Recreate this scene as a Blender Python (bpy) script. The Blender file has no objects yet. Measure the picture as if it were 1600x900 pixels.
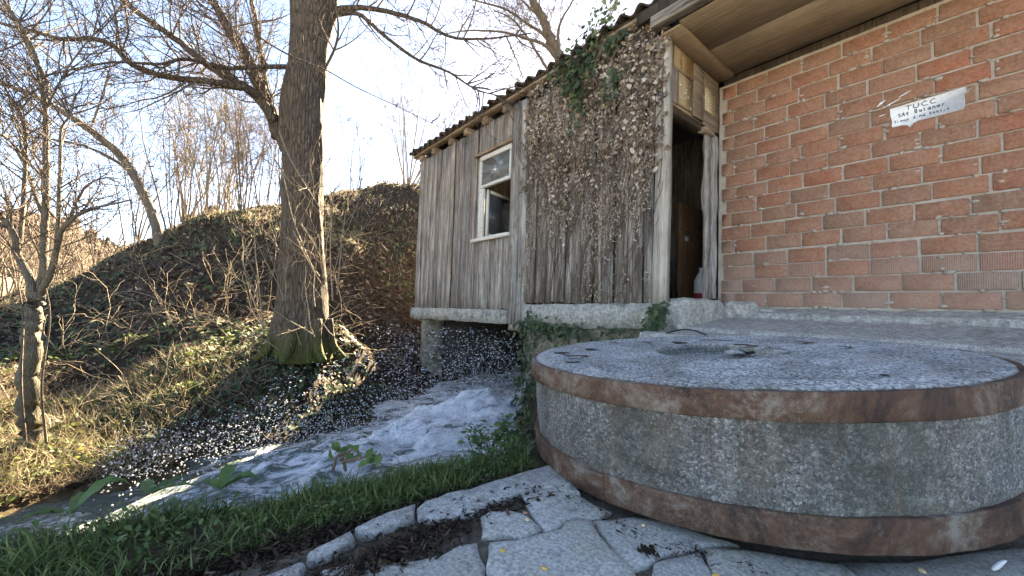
import bpy, math, random
import numpy as np
from mathutils import Vector

# ------------------------------------------------------------------ camera
sc = bpy.context.scene
F_PX = 621.0
CAM = np.array([0.0, 0.0, 0.5])
YAW, PITCH, ROLL = math.radians(39.2), math.radians(3.0), math.radians(2.0)
_F = np.array([-math.cos(YAW), math.sin(YAW), 0.0]); _R = np.array([math.sin(YAW), math.cos(YAW), 0.0]); _U = np.array([0, 0, 1.0])
CF = _F * math.cos(PITCH) + _U * math.sin(PITCH)
_U2 = _U * math.cos(PITCH) - _F * math.sin(PITCH)
CR = _R * math.cos(ROLL) + _U2 * math.sin(ROLL)
CU = _U2 * math.cos(ROLL) - _R * math.sin(ROLL)
cd = bpy.data.cameras.new('camera')
cam = bpy.data.objects.new('camera', cd); sc.collection.objects.link(cam)
from mathutils import Matrix
cam.matrix_world = Matrix(((CR[0], CU[0], -CF[0], CAM[0]), (CR[1], CU[1], -CF[1], CAM[1]), (CR[2], CU[2], -CF[2], CAM[2]), (0, 0, 0, 1)))
cd.sensor_width = 36.0; cd.lens = F_PX / 1600 * 36.0
cd.clip_start = 0.02; cd.clip_end = 3000
sc.camera = cam

# ------------------------------------------------------------------ sky, sun, exposure
SUN_EL = math.radians(32); SUN_ROT = math.atan2(-0.72, 0.69)
w = bpy.data.worlds.new('World'); sc.world = w; w.use_nodes = True
wn = w.node_tree.nodes; wl = w.node_tree.links
sky = wn.new('ShaderNodeTexSky'); sky.sky_type = 'NISHITA'; sky.sun_disc = False
sky.sun_elevation = SUN_EL; sky.sun_rotation = SUN_ROT
sky.air_density = 0.5; sky.dust_density = 0.1; sky.ozone_density = 2.4
bg = wn['Background']; bg.inputs['Strength'].default_value = 0.05
wl.new(sky.outputs[0], bg.inputs[0])
sl = bpy.data.lights.new('sun', 'SUN'); sl.energy = 5.0; sl.angle = math.radians(0.5); sl.color = (1.0, 0.93, 0.82)
sun = bpy.data.objects.new('sun', sl); sc.collection.objects.link(sun)
_s = Vector((math.sin(SUN_ROT) * math.cos(SUN_EL), math.cos(SUN_ROT) * math.cos(SUN_EL), math.sin(SUN_EL)))
sun.rotation_euler = _s.to_track_quat('Z', 'Y').to_euler(); sun.location = (0, 0, 20)
vs = sc.view_settings
vs.view_transform = 'Standard'; vs.look = 'None'; vs.gamma = 1.0; vs.use_curve_mapping = False; vs.exposure = 4.0
vs.use_white_balance = True; vs.white_balance_temperature = 9000; vs.white_balance_tint = 10
sc.cycles.use_denoising = True
sc.cycles.max_bounces = 6; sc.cycles.diffuse_bounces = 3; sc.cycles.transparent_max_bounces = 8

# ------------------------------------------------------------------ layout helpers (photo measurement -> metres)
def ray(x, y): return CR * (x - 800) / F_PX - CU * (y - 450) / F_PX + CF
def P(x, y, d): return CAM + ray(x, y) * d
def PA(x, y, ax, v):
    r = ray(x, y); return CAM + r * ((v - CAM[ax]) / r[ax])
rng = np.random.default_rng(7)
random.seed(7)

# ------------------------------------------------------------------ noise
def _hash(ix, iy, seed):
    n = (ix.astype(np.int64) * 374761393 + iy.astype(np.int64) * 668265263 + seed * 974711) & 0x7fffffff
    n = ((n ^ (n >> 13)) * 1274126177) & 0x7fffffff
    return ((n ^ (n >> 16)) & 0xffff) / 65535.0
def vnoise(x, y, seed=0):
    x = np.asarray(x, float); y = np.asarray(y, float)
    ix = np.floor(x); iy = np.floor(y); fx = x - ix; fy = y - iy
    fx = fx * fx * (3 - 2 * fx); fy = fy * fy * (3 - 2 * fy)
    a = _hash(ix, iy, seed); b = _hash(ix + 1, iy, seed); c = _hash(ix, iy + 1, seed); d = _hash(ix + 1, iy + 1, seed)
    return (a * (1 - fx) + b * fx) * (1 - fy) + (c * (1 - fx) + d * fx) * fy
def fbm(x, y, seed=0, oct=4):
    v = 0; a = 0.5; s = 1.0
    for k in range(oct):
        v = v + a * (vnoise(np.asarray(x) * s, np.asarray(y) * s, seed + k * 17) - 0.5); a *= 0.5; s *= 2.03
    return v

# ------------------------------------------------------------------ mesh helpers
COL = sc.collection
def link(o, parent=None):
    COL.objects.link(o)
    if parent is not None: o.parent = parent
    return o
def tag(o, label=None, cat=None, group=None, kind=None):
    if label: o['label'] = label
    if cat: o['category'] = cat
    if group: o['group'] = group
    if kind: o['kind'] = kind
    return o
def empty(name, loc, label=None, cat=None, group=None):
    o = bpy.data.objects.new(name, None); o.location = tuple(float(c) for c in loc); link(o)
    o.empty_display_size = 0.1
    tag(o, label, cat, group); return o
class MB:
    """collects geometry (world coordinates) and builds ONE mesh object"""
    def __init__(s): s.V = []; s.Q = []; s.T = []; s.N = []; s.n = 0; s.A = []
    def add(s, V, Q=None, T=None, N=None, a=None):
        V = np.asarray(V, float).reshape(-1, 3)
        if Q is not None and len(Q): s.Q.append(np.asarray(Q, int).reshape(-1, 4) + s.n)
        if T is not None and len(T): s.T.append(np.asarray(T, int).reshape(-1, 3) + s.n)
        if N is not None:
            for f in N: s.N.append([i + s.n for i in f])
        s.V.append(V); s.n += len(V)
        s.A.append(np.full(len(V), 0.5) if a is None else np.broadcast_to(np.asarray(a, float), (len(V),)))
        return s
    def box(s, lo, hi, jit=0.0, seg=1, ax=2, r=None):
        """box, optionally cut into segments along ax with jittered outline"""
        lo = np.array(lo, float); hi = np.array(hi, float); o = [i for i in range(3) if i != ax]
        r = r or rng; rings = []
        for k in range(seg + 1):
            t = k / seg; c = []
            for (a, b) in ((0, 0), (1, 0), (1, 1), (0, 1)):
                p = np.zeros(3); p[ax] = lo[ax] + (hi[ax] - lo[ax]) * t
                p[o[0]] = (lo, hi)[a][o[0]]; p[o[1]] = (lo, hi)[b][o[1]]
                if jit: p = p + r.normal(size=3) * jit * np.array([1, 1, 1])
                c.append(p)
            rings.append(c)
        V = np.array(rings).reshape(-1, 3); Q = []
        for k in range(seg):
            for i in range(4):
                j = (i + 1) % 4; Q.append((k * 4 + i, k * 4 + j, k * 4 + 4 + j, k * 4 + 4 + i))
        Q.append((3, 2, 1, 0)); e = seg * 4; Q.append((e, e + 1, e + 2, e + 3))
        return s.add(V, Q)
    def tube(s, pts, rad, sides=6, cap=True, rough=0.0, seed=0, a=None):
        V, Q = tube(pts, rad, sides, rough, seed)
        n = len(pts)
        N = [list(range(sides))[::-1], list(range((n - 1) * sides, n * sides))] if cap and sides > 3 else None
        return s.add(V, Q, None, N, a)
    def prism(s, poly, z0, z1):
        n = len(poly); V = [(p[0], p[1], z0) for p in poly] + [(p[0], p[1], z1) for p in poly]
        return s.add(V, [(i, (i + 1) % n, n + (i + 1) % n, n + i) for i in range(n)], None, [list(range(n))[::-1], list(range(n, 2 * n))])
    def mesh(s, name, smooth=False):
        V = np.concatenate(s.V).astype(np.float32)
        me = bpy.data.meshes.new(name)
        loops = []; starts = []; tot = 0
        for arr, k in ((s.Q, 4), (s.T, 3)):
            if arr:
                a = np.concatenate(arr); loops.append(a.ravel()); starts.append(tot + np.arange(len(a)) * k); tot += a.size
        for f in s.N:
            loops.append(np.array(f)); starts.append(np.array([tot])); tot += len(f)
        L = np.concatenate(loops).astype(np.int32); S = np.concatenate(starts).astype(np.int32)
        me.vertices.add(len(V)); me.vertices.foreach_set('co', V.ravel())
        me.loops.add(len(L)); me.loops.foreach_set('vertex_index', L)
        me.polygons.add(len(S)); me.polygons.foreach_set('loop_start', S)
        me.update(calc_edges=True); me.validate()
        if any(np.any(x != 0.5) for x in s.A):
            at = me.attributes.new('rnd', 'FLOAT', 'POINT'); at.data.foreach_set('value', np.concatenate(s.A).astype(np.float32))
        if smooth: me.polygons.foreach_set('use_smooth', np.ones(len(me.polygons), bool))
        return me
    def build(s, name, mat, parent=None, smooth=False, kind=None, bevel=0):
        me = s.mesh(name, smooth)
        if mat: me.materials.append(mat)
        o = bpy.data.objects.new(name, me); link(o)
        if parent is not None:
            o.parent = parent; o.matrix_parent_inverse = Matrix.Translation(-parent.location)
        if kind: o['kind'] = kind
        if bevel:
            m = o.modifiers.new('bevel', 'BEVEL'); m.width = bevel; m.segments = 1; m.limit_method = 'ANGLE'
        return o
def tube(pts, rad, sides=6, rough=0.0, seed=0):
    pts = np.asarray(pts, float); n = len(pts); rad = np.broadcast_to(np.asarray(rad, float), (n,))
    t = np.gradient(pts, axis=0); t /= np.linalg.norm(t, axis=1)[:, None] + 1e-9
    ref = np.array([0.31, 0.17, 0.93]) if abs(t[0][2]) < 0.9 else np.array([0.9, 0.3, 0.1])
    u = np.cross(t, ref); u /= np.linalg.norm(u, axis=1)[:, None] + 1e-9
    v = np.cross(t, u)
    th = np.arange(sides) * 2 * math.pi / sides
    r = rad[:, None] * np.ones(sides)
    if rough:
        k = np.arange(n)[:, None] * 0.13
        r = r * (1 + rough * (fbm(np.cos(th)[None] * 2.2 + k * 0.25 + 9, np.sin(th)[None] * 2.2 + k + 5, seed, 3) * 2.2))
    V = pts[:, None] + r[..., None] * (np.cos(th)[None, :, None] * u[:, None] + np.sin(th)[None, :, None] * v[:, None])
    i = np.arange(n - 1)[:, None] * sides + np.arange(sides)[None]
    j = np.arange(n - 1)[:, None] * sides + (np.arange(sides)[None] + 1) % sides
    Q = np.stack([i, j, j + sides, i + sides], -1).reshape(-1, 4)
    return V.reshape(-1, 3), Q
def smooth_path(pts, n):
    """Catmull-Rom resample"""
    pts = np.asarray(pts, float); p = np.vstack([2 * pts[0] - pts[1], pts, 2 * pts[-1] - pts[-2]])
    m = len(pts) - 1; out = []
    for t in np.linspace(0, m, n):
        k = min(int(t), m - 1); f = t - k; a, b, c, d = p[k], p[k + 1], p[k + 2], p[k + 3]
        out.append(0.5 * (2 * b + (c - a) * f + (2 * a - 5 * b + 4 * c - d) * f * f + (3 * b - a - 3 * c + d) * f ** 3))
    return np.array(out)
def rot_from(normal, spin):
    """(n,3) normals + spin -> (n,3,3) column frames (x,y,z)"""
    n = normal / (np.linalg.norm(normal, axis=1)[:, None] + 1e-9)
    a = np.where(np.abs(n[:, 2:3]) > 0.9, np.array([[1.0, 0, 0]]), np.array([[0, 0, 1.0]]))
    x = np.cross(a, n); x /= np.linalg.norm(x, axis=1)[:, None] + 1e-9
    y = np.cross(n, x); c = np.cos(spin)[:, None]; s_ = np.sin(spin)[:, None]
    X = x * c + y * s_; Y = -x * s_ + y * c
    return np.stack([X, Y, n], -1)
def scatter(mb, pv, pq, pt, pos, frame, scale, a):
    """copies of a prototype into mb; scale (n,) or (n,3)"""
    n = len(pos); pv = np.asarray(pv, float); k = len(pv)
    scale = np.asarray(scale, float)
    if scale.ndim == 1: scale = scale[:, None] * np.ones(3)
    V = np.einsum('nij,nkj->nki', frame, pv[None] * scale[:, None]) + pos[:, None]
    off = (np.arange(n) * k)[:, None, None]
    Q = (np.asarray(pq)[None] + off).reshape(-1, 4) if pq is not None and len(pq) else None
    T = (np.asarray(pt)[None] + off).reshape(-1, 3) if pt is not None and len(pt) else None
    mb.add(V.reshape(-1, 3), Q, T, None, np.repeat(a, k))
LEAF_V = [(0, -0.5, 0), (0.32, -0.1, 0.10), (0, 0, -0.02), (-0.32, -0.1, 0.10), (0.2, 0.25, 0.04), (-0.2, 0.25, 0.04), (0, 0.55, -0.06)]
LEAF_T = [(0, 1, 2), (0, 2, 3), (1, 4, 2), (3, 2, 5), (2, 4, 6), (2, 6, 5)]
IVY_V = [(0, -0.45, 0), (0.5, -0.28, 0.06), (0.2, 0.02, 0.0), (0.34, 0.25, 0.05), (0, 0.6, -0.08), (-0.34, 0.25, 0.05), (-0.2, 0.02, 0.0), (-0.5, -0.28, 0.06), (0, 0.0, 0.05)]
IVY_T = [(8, 0, 1), (8, 1, 2), (8, 2, 3), (8, 3, 4), (8, 4, 5), (8, 5, 6), (8, 6, 7), (8, 7, 0)]
CURL_V = [(-.3, -.5, 0.18), (0, -.45, -.03), (.3, -.4, .2), (-.36, 0, .16), (0, 0, 0), (.34, .05, .22), (-.2, .42, .22), (0.03, .6, .1), (.22, .4, .16)]
CURL_Q = [(0, 1, 4, 3), (1, 2, 5, 4), (3, 4, 7, 6), (4, 5, 8, 7)]
def ico():
    g = (1 + 5 ** .5) / 2
    v = np.array([(-1, g, 0), (1, g, 0), (-1, -g, 0), (1, -g, 0), (0, -1, g), (0, 1, g), (0, -1, -g), (0, 1, -g), (g, 0, -1), (g, 0, 1), (-g, 0, -1), (-g, 0, 1)], float)
    v /= np.linalg.norm(v[0])
    f = [(0, 11, 5), (0, 5, 1), (0, 1, 7), (0, 7, 10), (0, 10, 11), (1, 5, 9), (5, 11, 4), (11, 10, 2), (10, 7, 6), (7, 1, 8), (3, 9, 4), (3, 4, 2), (3, 2, 6), (3, 6, 8), (3, 8, 9), (4, 9, 5), (2, 4, 11), (6, 2, 10), (8, 6, 7), (9, 8, 1)]
    return v, f
ICO_V, ICO_T = ico()

# ------------------------------------------------------------------ materials
class NT:
    def __init__(s, name):
        s.m = bpy.data.materials.new(name); s.m.use_nodes = True; s.t = s.m.node_tree; s.b = s.t.nodes['Principled BSDF']
        s.b.inputs['Specular IOR Level'].default_value = 0.3
    def n(s, typ, ins=None, **props):
        nd = s.t.nodes.new('ShaderNode' + typ)
        for k, v in props.items(): setattr(nd, k, v)
        for k, v in (ins or {}).items(): s.set(nd.inputs[k], v)
        return nd
    def set(s, sock, v):
        if isinstance(v, bpy.types.NodeSocket): s.t.links.new(v, sock)
        elif isinstance(v, bpy.types.Node): s.t.links.new(v.outputs[0], sock)
        elif isinstance(v, (tuple, list)) and len(v) == 3 and sock.type == 'RGBA': sock.default_value = (*v, 1)
        else: sock.default_value = v
    def coord(s, scale=(1, 1, 1), rnd=False):
        c = s.n('TexCoord').outputs['Object']
        mp = s.n('Mapping', {'Vector': c, 'Scale': scale})
        if rnd:
            oi = s.n('ObjectInfo'); k = s.n('Math', {0: oi.outputs['Random'], 1: 37.0}, operation='MULTIPLY')
            s.set(mp.inputs['Location'], s.n('CombineXYZ', {0: k, 1: k, 2: k}).outputs[0])
        return mp.outputs[0]
    def noise(s, vec, scale=5, detail=5, rough=0.6, dist=0.0):
        return s.n('TexNoise', {'Vector': vec, 'Scale': scale, 'Detail': detail, 'Roughness': rough, 'Distortion': dist}).outputs['Fac']
    def vor(s, vec, scale=5, feature='F1', out='Distance', rnd=1.0):
        return s.n('TexVoronoi', {'Vector': vec, 'Scale': scale, 'Randomness': rnd}, feature=feature).outputs[out]
    def ramp(s, fac, stops):
        r = s.n('ValToRGB', {'Fac': fac}); e = r.color_ramp.elements
        while len(e) < len(stops): e.new(0.5)
        for el, (p, c) in zip(e, stops):
            el.position = p; el.color = (*c, 1) if len(c) == 3 else c
        return r.outputs[0]
    def step(s, fac, a, b): return s.n('MapRange', {'Value': fac, 'From Min': a, 'From Max': b}).outputs[0]
    def mix(s, fac, a, b, mode='MIX'):
        m = s.n('Mix', data_type='RGBA', blend_type=mode)
        s.set(m.inputs['Factor'], fac); s.set(m.inputs['A'], a) if False else None
        s.set(m.inputs[6], a); s.set(m.inputs[7], b)
        return m.outputs[2]
    def math(s, op, a, b=0.0): return s.n('Math', {0: a, 1: b}, operation=op).outputs[0]
    def bump(s, h, strength=0.5, dist=0.01, prev=None):
        b = s.n('Bump', {'Height': h, 'Strength': strength, 'Distance': dist})
        if prev is not None: s.set(b.inputs['Normal'], prev)
        return b.outputs[0]
    def out(s, col=None, rough=None, normal=None, **kw):
        if col is not None: s.set(s.b.inputs['Base Color'], col)
        if rough is not None: s.set(s.b.inputs['Roughness'], rough)
        if normal is not None: s.set(s.b.inputs['Normal'], normal)
        for k, v in kw.items(): s.set(s.b.inputs[k.replace('_', ' ')], v)
        return s.m
    def rnd(s): return s.n('ObjectInfo').outputs['Random']
    def attr(s): return s.n('Attribute', attribute_name='rnd').outputs['Fac']
    def posz(s): return s.n('SeparateXYZ', {0: s.n('NewGeometry').outputs['Position']}).outputs
def wood(name, grain, dark, mid, light, rnd=True, contrast=1.0, moss=0.0):
    t = NT(name); sc_ = [9.0, 9.0, 9.0]; sc_[grain] = 0.5
    v = t.coord(tuple(sc_), rnd)
    n1 = t.noise(v, 3.0, 8, 0.7, 0.6); n2 = t.noise(v, 14, 4, 0.6)
    f = t.math('ADD', t.math('MULTIPLY', n1, 0.7), t.math('MULTIPLY', n2, 0.3))
    col = t.ramp(f, [(0.36, dark), (0.49, mid), (0.62, light)])
    big = t.noise(t.coord((1, 1, 1), rnd), 1.8, 3)
    col = t.mix(0.55, col, t.ramp(big, [(0.3, (0.45, 0.43, 0.42)), (0.7, (1.25, 1.22, 1.18))]), 'MULTIPLY')
    if rnd:
        col = t.mix(0.8, col, t.ramp(t.rnd(), [(0.0, (0.62, 0.60, 0.60)), (0.35, (1.0, 0.97, 0.92)), (0.7, (0.86, 0.78, 0.72)), (1.0, (1.2, 1.2, 1.2))]), 'MULTIPLY')
    if moss:
        g = t.step(t.noise(t.coord((1, 1, 1)), 5.0, 6, 0.7), 0.62 - moss * 0.2, 0.75)
        col = t.mix(g, col, (0.09, 0.10, 0.045))
    return t.out(col, 0.85, t.bump(f, 0.9, 0.015))
M = {}
M['plank'] = wood('weathered_plank', 2, (0.045, 0.041, 0.037), (0.27, 0.258, 0.238), (0.55, 0.535, 0.505))
M['plank_brown'] = wood('brown_weathered_plank', 2, (0.055, 0.044, 0.038), (0.26, 0.228, 0.203), (0.50, 0.465, 0.425))
M['post'] = wood('grey_post', 2, (0.06, 0.056, 0.052), (0.27, 0.265, 0.255), (0.52, 0.51, 0.49), moss=0.25)
M['pale_post'] = wood('pale_post', 2, (0.22, 0.21, 0.18), (0.42, 0.405, 0.36), (0.56, 0.545, 0.50))
M['beam'] = wood('grey_beam', 0, (0.05, 0.045, 0.04), (0.20, 0.185, 0.165), (0.40, 0.37, 0.33))
M['rafter'] = wood('rafter_wood', 1, (0.12, 0.09, 0.065), (0.28, 0.22, 0.165), (0.42, 0.34, 0.27))
M['soffit'] = wood('plywood', 0, (0.24, 0.19, 0.125), (0.30, 0.24, 0.165), (0.36, 0.295, 0.21), rnd=True)
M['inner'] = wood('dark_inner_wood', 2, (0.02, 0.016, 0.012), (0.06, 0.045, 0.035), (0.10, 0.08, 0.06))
M['brown_board'] = wood('brown_board', 2, (0.13, 0.07, 0.04), (0.20, 0.11, 0.06), (0.27, 0.16, 0.09))
def m_brick():
    t = NT('red_brick'); c = t.coord((1, 1, 1), True)
    base = t.ramp(t.rnd(), [(0.0, (0.33, 0.115, 0.062)), (0.2, (0.27, 0.14, 0.088)), (0.38, (0.38, 0.15, 0.085)), (0.55, (0.23, 0.13, 0.085)), (0.7, (0.33, 0.165, 0.105)), (0.85, (0.35, 0.10, 0.052)), (1.0, (0.29, 0.165, 0.11))])
    n = t.noise(c, 9, 7, 0.7); n2 = t.noise(c, 45, 5, 0.75)
    col = t.mix(t.step(n, 0.35, 0.75), base, t.mix(0.5, base, (0.42, 0.33, 0.25)))
    col = t.mix(0.35, col, (0.30, 0.145, 0.092))
    col = t.mix(0.6, col, t.ramp(n2, [(0.38, (0.55, 0.53, 0.52)), (0.62, (1.25, 1.25, 1.25))]), 'MULTIPLY')
    wv = t.n('TexWave', {'Vector': t.coord((1, 1, 1)), 'Scale': 26.0, 'Distortion': 0.6, 'Detail': 2.0}, wave_type='BANDS', bands_direction='X').outputs['Fac']
    z = t.posz()[2]
    gro = t.math('MULTIPLY', t.math('GREATER_THAN', t.n('ObjectInfo').outputs['Random'], 0.45), t.step(z, 1.9, 0.9))
    groove = t.math('MULTIPLY', wv, gro)
    # lime bloom and mortar smears
    smear = t.step(t.noise(t.coord((1, 1, 1)), 4.5, 9, 0.78), 0.58, 0.74)
    lime = t.math('MULTIPLY', smear, 0.28)
    low = t.math('MULTIPLY', t.step(z, 1.15, 0.70), 0.22)
    gl = t.math('MULTIPLY', t.math('MULTIPLY', groove, 0.5), t.step(z, 1.7, 1.0))
    col = t.mix(t.math('MAXIMUM', t.math('MAXIMUM', lime, low), gl), col, (0.45, 0.37, 0.32))
    b = t.bump(t.math('ADD', n2, n), 0.5, 0.006); b = t.bump(groove, 0.5, 0.006, b)
    return t.out(col, 0.9, b)
M['brick'] = m_brick()
def m_mortar():
    t = NT('mortar'); c = t.coord(); n = t.noise(c, 30, 8, 0.75); n2 = t.noise(c, 4, 4)
    col = t.mix(0.5, t.ramp(n, [(0.3, (0.25, 0.205, 0.165)), (0.7, (0.53, 0.465, 0.39))]), t.ramp(n2, [(0.35, (0.32, 0.265, 0.215)), (0.65, (0.55, 0.49, 0.42))]))
    return t.out(col, 0.95, t.bump(n, 0.9, 0.012))
M['mortar'] = m_mortar()
def m_conc(name, a, b, dark=(0.10, 0.10, 0.095), moss=0.0, stain=0.5, sc_=1.0):
    t = NT(name); c = t.coord(); n = t.noise(c, 22 * sc_, 10, 0.75); n2 = t.noise(c, 2.6 * sc_, 6, 0.65, 0.4); n3 = t.noise(c, 7 * sc_, 9, 0.72)
    col = t.mix(n2, a, b); col = t.mix(0.7, col, t.ramp(n, [(0.40, (0.5, 0.5, 0.5)), (0.60, (1.25, 1.25, 1.25))]), 'MULTIPLY')
    col = t.mix(t.math('MULTIPLY', t.step(n3, 0.52, 0.62), stain), col, dark)
    n4 = t.noise(c, 130 * sc_, 5, 0.8); col = t.mix(0.75, col, t.ramp(n4, [(0.42, (0.45, 0.44, 0.43)), (0.5, (1, 1, 1)), (0.58, (1.3, 1.3, 1.3))]), 'MULTIPLY')
    ck = t.vor(t.n('Mapping', {'Vector': t.n('VectorMath', {0: c, 1: t.n('TexNoise', {'Vector': c, 'Scale': 6.0}).outputs['Color']}, operation='ADD').outputs[0], 'Scale': (1, 2.2, 2.2)}).outputs[0], 2.4 * sc_, 'DISTANCE_TO_EDGE')
    col = t.mix(t.math('MULTIPLY', t.step(ck, 0.018, 0.004), 0.6), col, dark)
    if moss: col = t.mix(t.math('MULTIPLY', t.step(t.noise(c, 5, 8, 0.7), 0.5, 0.64), moss), col, (0.10, 0.115, 0.04))
    return t.out(col, 0.92, t.bump(t.math('ADD', t.math('ADD', n, n3), t.math('MULTIPLY', n4, .5)), 1.0, 0.016))
M['sill'] = m_conc('limewashed_sill', (0.42, 0.40, 0.35), (0.56, 0.545, 0.49), (0.13, 0.125, 0.10), 0.25, 0.75)
M['apron'] = m_conc('pale_concrete', (0.49, 0.46, 0.42), (0.63, 0.605, 0.56), (0.22, 0.20, 0.175), 0.0, 0.6, 1.3)
M['pier'] = m_conc('mossy_pier', (0.34, 0.29, 0.22), (0.42, 0.38, 0.30), (0.06, 0.06, 0.04), 0.7, 0.7)
M['kerb'] = m_conc('whitewashed_kerb', (0.70, 0.675, 0.63), (0.82, 0.80, 0.76), (0.32, 0.30, 0.26), 0.05, 0.5, 1.6)
def m_flag():
    t = NT('paving_stone'); c = t.coord((1, 1, 1), True); n = t.noise(c, 110, 9, 0.85); n2 = t.noise(c, 6, 7, 0.7); g = t.coord()
    col = t.mix(t.rnd(), (0.45, 0.435, 0.40), (0.57, 0.55, 0.51))
    col = t.mix(t.step(n2, 0.45, 0.7), col, (0.46, 0.44, 0.35))
    col = t.mix(0.75, col, t.ramp(n, [(0.42, (0.38, 0.38, 0.39)), (0.5, (0.95, 0.95, 0.95)), (0.58, (1.45, 1.45, 1.42))]), 'MULTIPLY')
    col = t.mix(t.math('MULTIPLY', t.step(t.noise(g, 9, 8, 0.75), 0.56, 0.66), 0.6), col, (0.12, 0.10, 0.08))
    col = t.mix(t.math('MULTIPLY', t.step(t.noise(g, 14, 9, 0.8), 0.60, 0.68), 0.7), col, (0.55, 0.55, 0.51))
    return t.out(col, 0.85, t.bump(t.math('ADD', n, n2), 0.7, 0.008))
M['flag'] = m_flag()
def m_dirt():
    t = NT('joint_soil'); c = t.coord(); n = t.noise(c, 70, 8, 0.8); n2 = t.noise(c, 9, 6, 0.7)
    col = t.ramp(t.math('ADD', t.math('MULTIPLY', n, .6), t.math('MULTIPLY', n2, .4)), [(0.36, (0.05, 0.038, 0.027)), (0.5, (0.15, 0.125, 0.095)), (0.64, (0.30, 0.265, 0.22))])
    return t.out(col, 0.95, t.bump(n, 0.9, 0.01))
M['dirt'] = m_dirt()
def m_millstone():
    t = NT('granite_aggregate'); c = t.coord()
    v1 = t.vor(c, 150, out='Color'); s1 = t.n('SeparateColor', {0: v1}).outputs[0]
    v2 = t.vor(c, 330, out='Color'); s2 = t.n('SeparateColor', {0: v2}).outputs[1]
    n = t.noise(c, 5, 6, 0.65); nf = t.noise(c, 160, 4, 0.7)
    col = t.ramp(t.math('ADD', t.math('MULTIPLY', s1, .5), t.math('MULTIPLY', s2, .5)), [(0.12, (0.05, 0.05, 0.052)), (0.45, (0.14, 0.137, 0.135)), (0.72, (0.22, 0.215, 0.208)), (0.92, (0.42, 0.415, 0.40))])
    col = t.mix(t.math('MULTIPLY', t.step(n, 0.45, 0.65), 0.45), col, (0.21, 0.165, 0.115))
    col = t.mix(t.math('MULTIPLY', t.step(t.noise(t.coord((4, 4, 1.4)), 1.4, 8, .74), 0.47, 0.58), 0.65), col, (0.06, 0.064, 0.052))
    col = t.mix(t.math('MULTIPLY', t.step(t.noise(t.coord((1, 1, 1)), 13, 10, .84), 0.55, 0.63), 0.35), col, (0.50, 0.49, 0.46))
    col = t.mix(t.math('MULTIPLY', t.step(t.noise(t.coord((9, 9, 1.6)), 1.3, 9, .75), 0.53, 0.66), 0.38), col, (0.15, 0.085, 0.05))
    nz = t.n('SeparateXYZ', {0: t.n('NewGeometry').outputs['Normal']}).outputs[2]
    # pale dusty wear of the grinding face
    topm = t.math('MULTIPLY', t.step(nz, 0.7, 0.95), t.step(t.noise(c, 110, 7, 0.8), 0.45, 0.55))
    col = t.mix(t.math('MULTIPLY', topm, 0.92), col, (0.70, 0.69, 0.67))
    col = t.mix(0.8, col, t.ramp(t.noise(c, 3.2, 8, .72, .5), [(0.40, (0.58, 0.57, 0.54)), (0.52, (1, 1, 1)), (0.62, (1.18, 1.18, 1.18))]), 'MULTIPLY')
    h = t.math('ADD', t.math('MULTIPLY', s1, .5), t.math('ADD', t.math('MULTIPLY', nf, .6), t.math('MULTIPLY', n, .4)))
    return t.out(col, 0.8, t.bump(h, 0.9, 0.006))
M['millstone'] = m_millstone()
def m_rust():
    t = NT('rusty_iron'); c = t.coord(); n = t.noise(c, 5, 10, 0.76, 0.6); n2 = t.noise(c, 90, 6, 0.8); st = t.noise(t.coord((14, 14, 1.2)), 2.0, 5, 0.6)
    col = t.ramp(n, [(0.38, (0.038, 0.026, 0.021)), (0.45, (0.095, 0.052, 0.038)), (0.50, (0.145, 0.075, 0.048)), (0.55, (0.185, 0.125, 0.095)), (0.62, (0.30, 0.255, 0.215))])
    col = t.mix(t.math('MULTIPLY', t.step(n2, 0.47, 0.66), t.math('MULTIPLY', t.step(t.noise(c, 2.6, 6, .7), 0.48, 0.66), 0.75)), col, (0.36, 0.31, 0.25))
    col = t.mix(t.math('MULTIPLY', t.step(st, 0.55, 0.7), 0.4), col, (0.10, 0.05, 0.032))
    return t.out(col, t.ramp(n, [(0.3, (0.55,) * 3), (0.7, (0.9,) * 3)]), t.bump(t.math('ADD', n2, t.math('MULTIPLY', n, 2.0)), 0.9, 0.007), Metallic=0.1)
M['rust'] = m_rust()
def m_bark(name, dark, light, moss=0.0, lichen=0.2, sc_=1.0):
    t = NT(name); v = t.coord((9 * sc_, 9 * sc_, 1.5 * sc_)); n = t.noise(v, 3.2, 8, 0.7, 0.5)
    vo = t.vor(t.coord((13 * sc_, 13 * sc_, 2.0 * sc_)), 2.2, 'DISTANCE_TO_EDGE')
    h = t.math('ADD', n, t.math('MULTIPLY', t.step(vo, 0.0, 0.3), 0.6))
    col = t.ramp(h, [(0.35, dark), (0.85, light), (1.1, light)])
    col = t.mix(t.math('MULTIPLY', t.step(t.noise(t.coord(), 9, 8, 0.7), 0.56, 0.66), lichen), col, (0.33, 0.34, 0.27))
    if moss:
        z = t.posz()[2]; k = t.math('ADD', t.step(z, 0.45, -0.25), t.math('SUBTRACT', t.noise(t.coord(), 3.5, 6, 0.7), 0.55))
        col = t.mix(t.math('MULTIPLY', t.step(k, 0.35, 0.75), moss), col, (0.085, 0.095, 0.022))
    return t.out(col, 0.95, t.bump(h, 1.0, 0.03 * (1 if sc_ <= 1 else 0.3)))
M['bark'] = m_bark('furrowed_bark', (0.022, 0.017, 0.013), (0.135, 0.105, 0.08), 0.9)
M['bark_small'] = m_bark('smooth_bark', (0.055, 0.045, 0.036), (0.19, 0.16, 0.125), 0.25, 0.45, 3.0)
M['twig'] = m_bark('twig_bark', (0.06, 0.045, 0.036), (0.19, 0.145, 0.11), 0, 0.3, 4.0)
M['twig_pale'] = m_bark('pale_twig_bark', (0.16, 0.12, 0.085), (0.36, 0.29, 0.21), 0, 0.3, 4.0)
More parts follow.
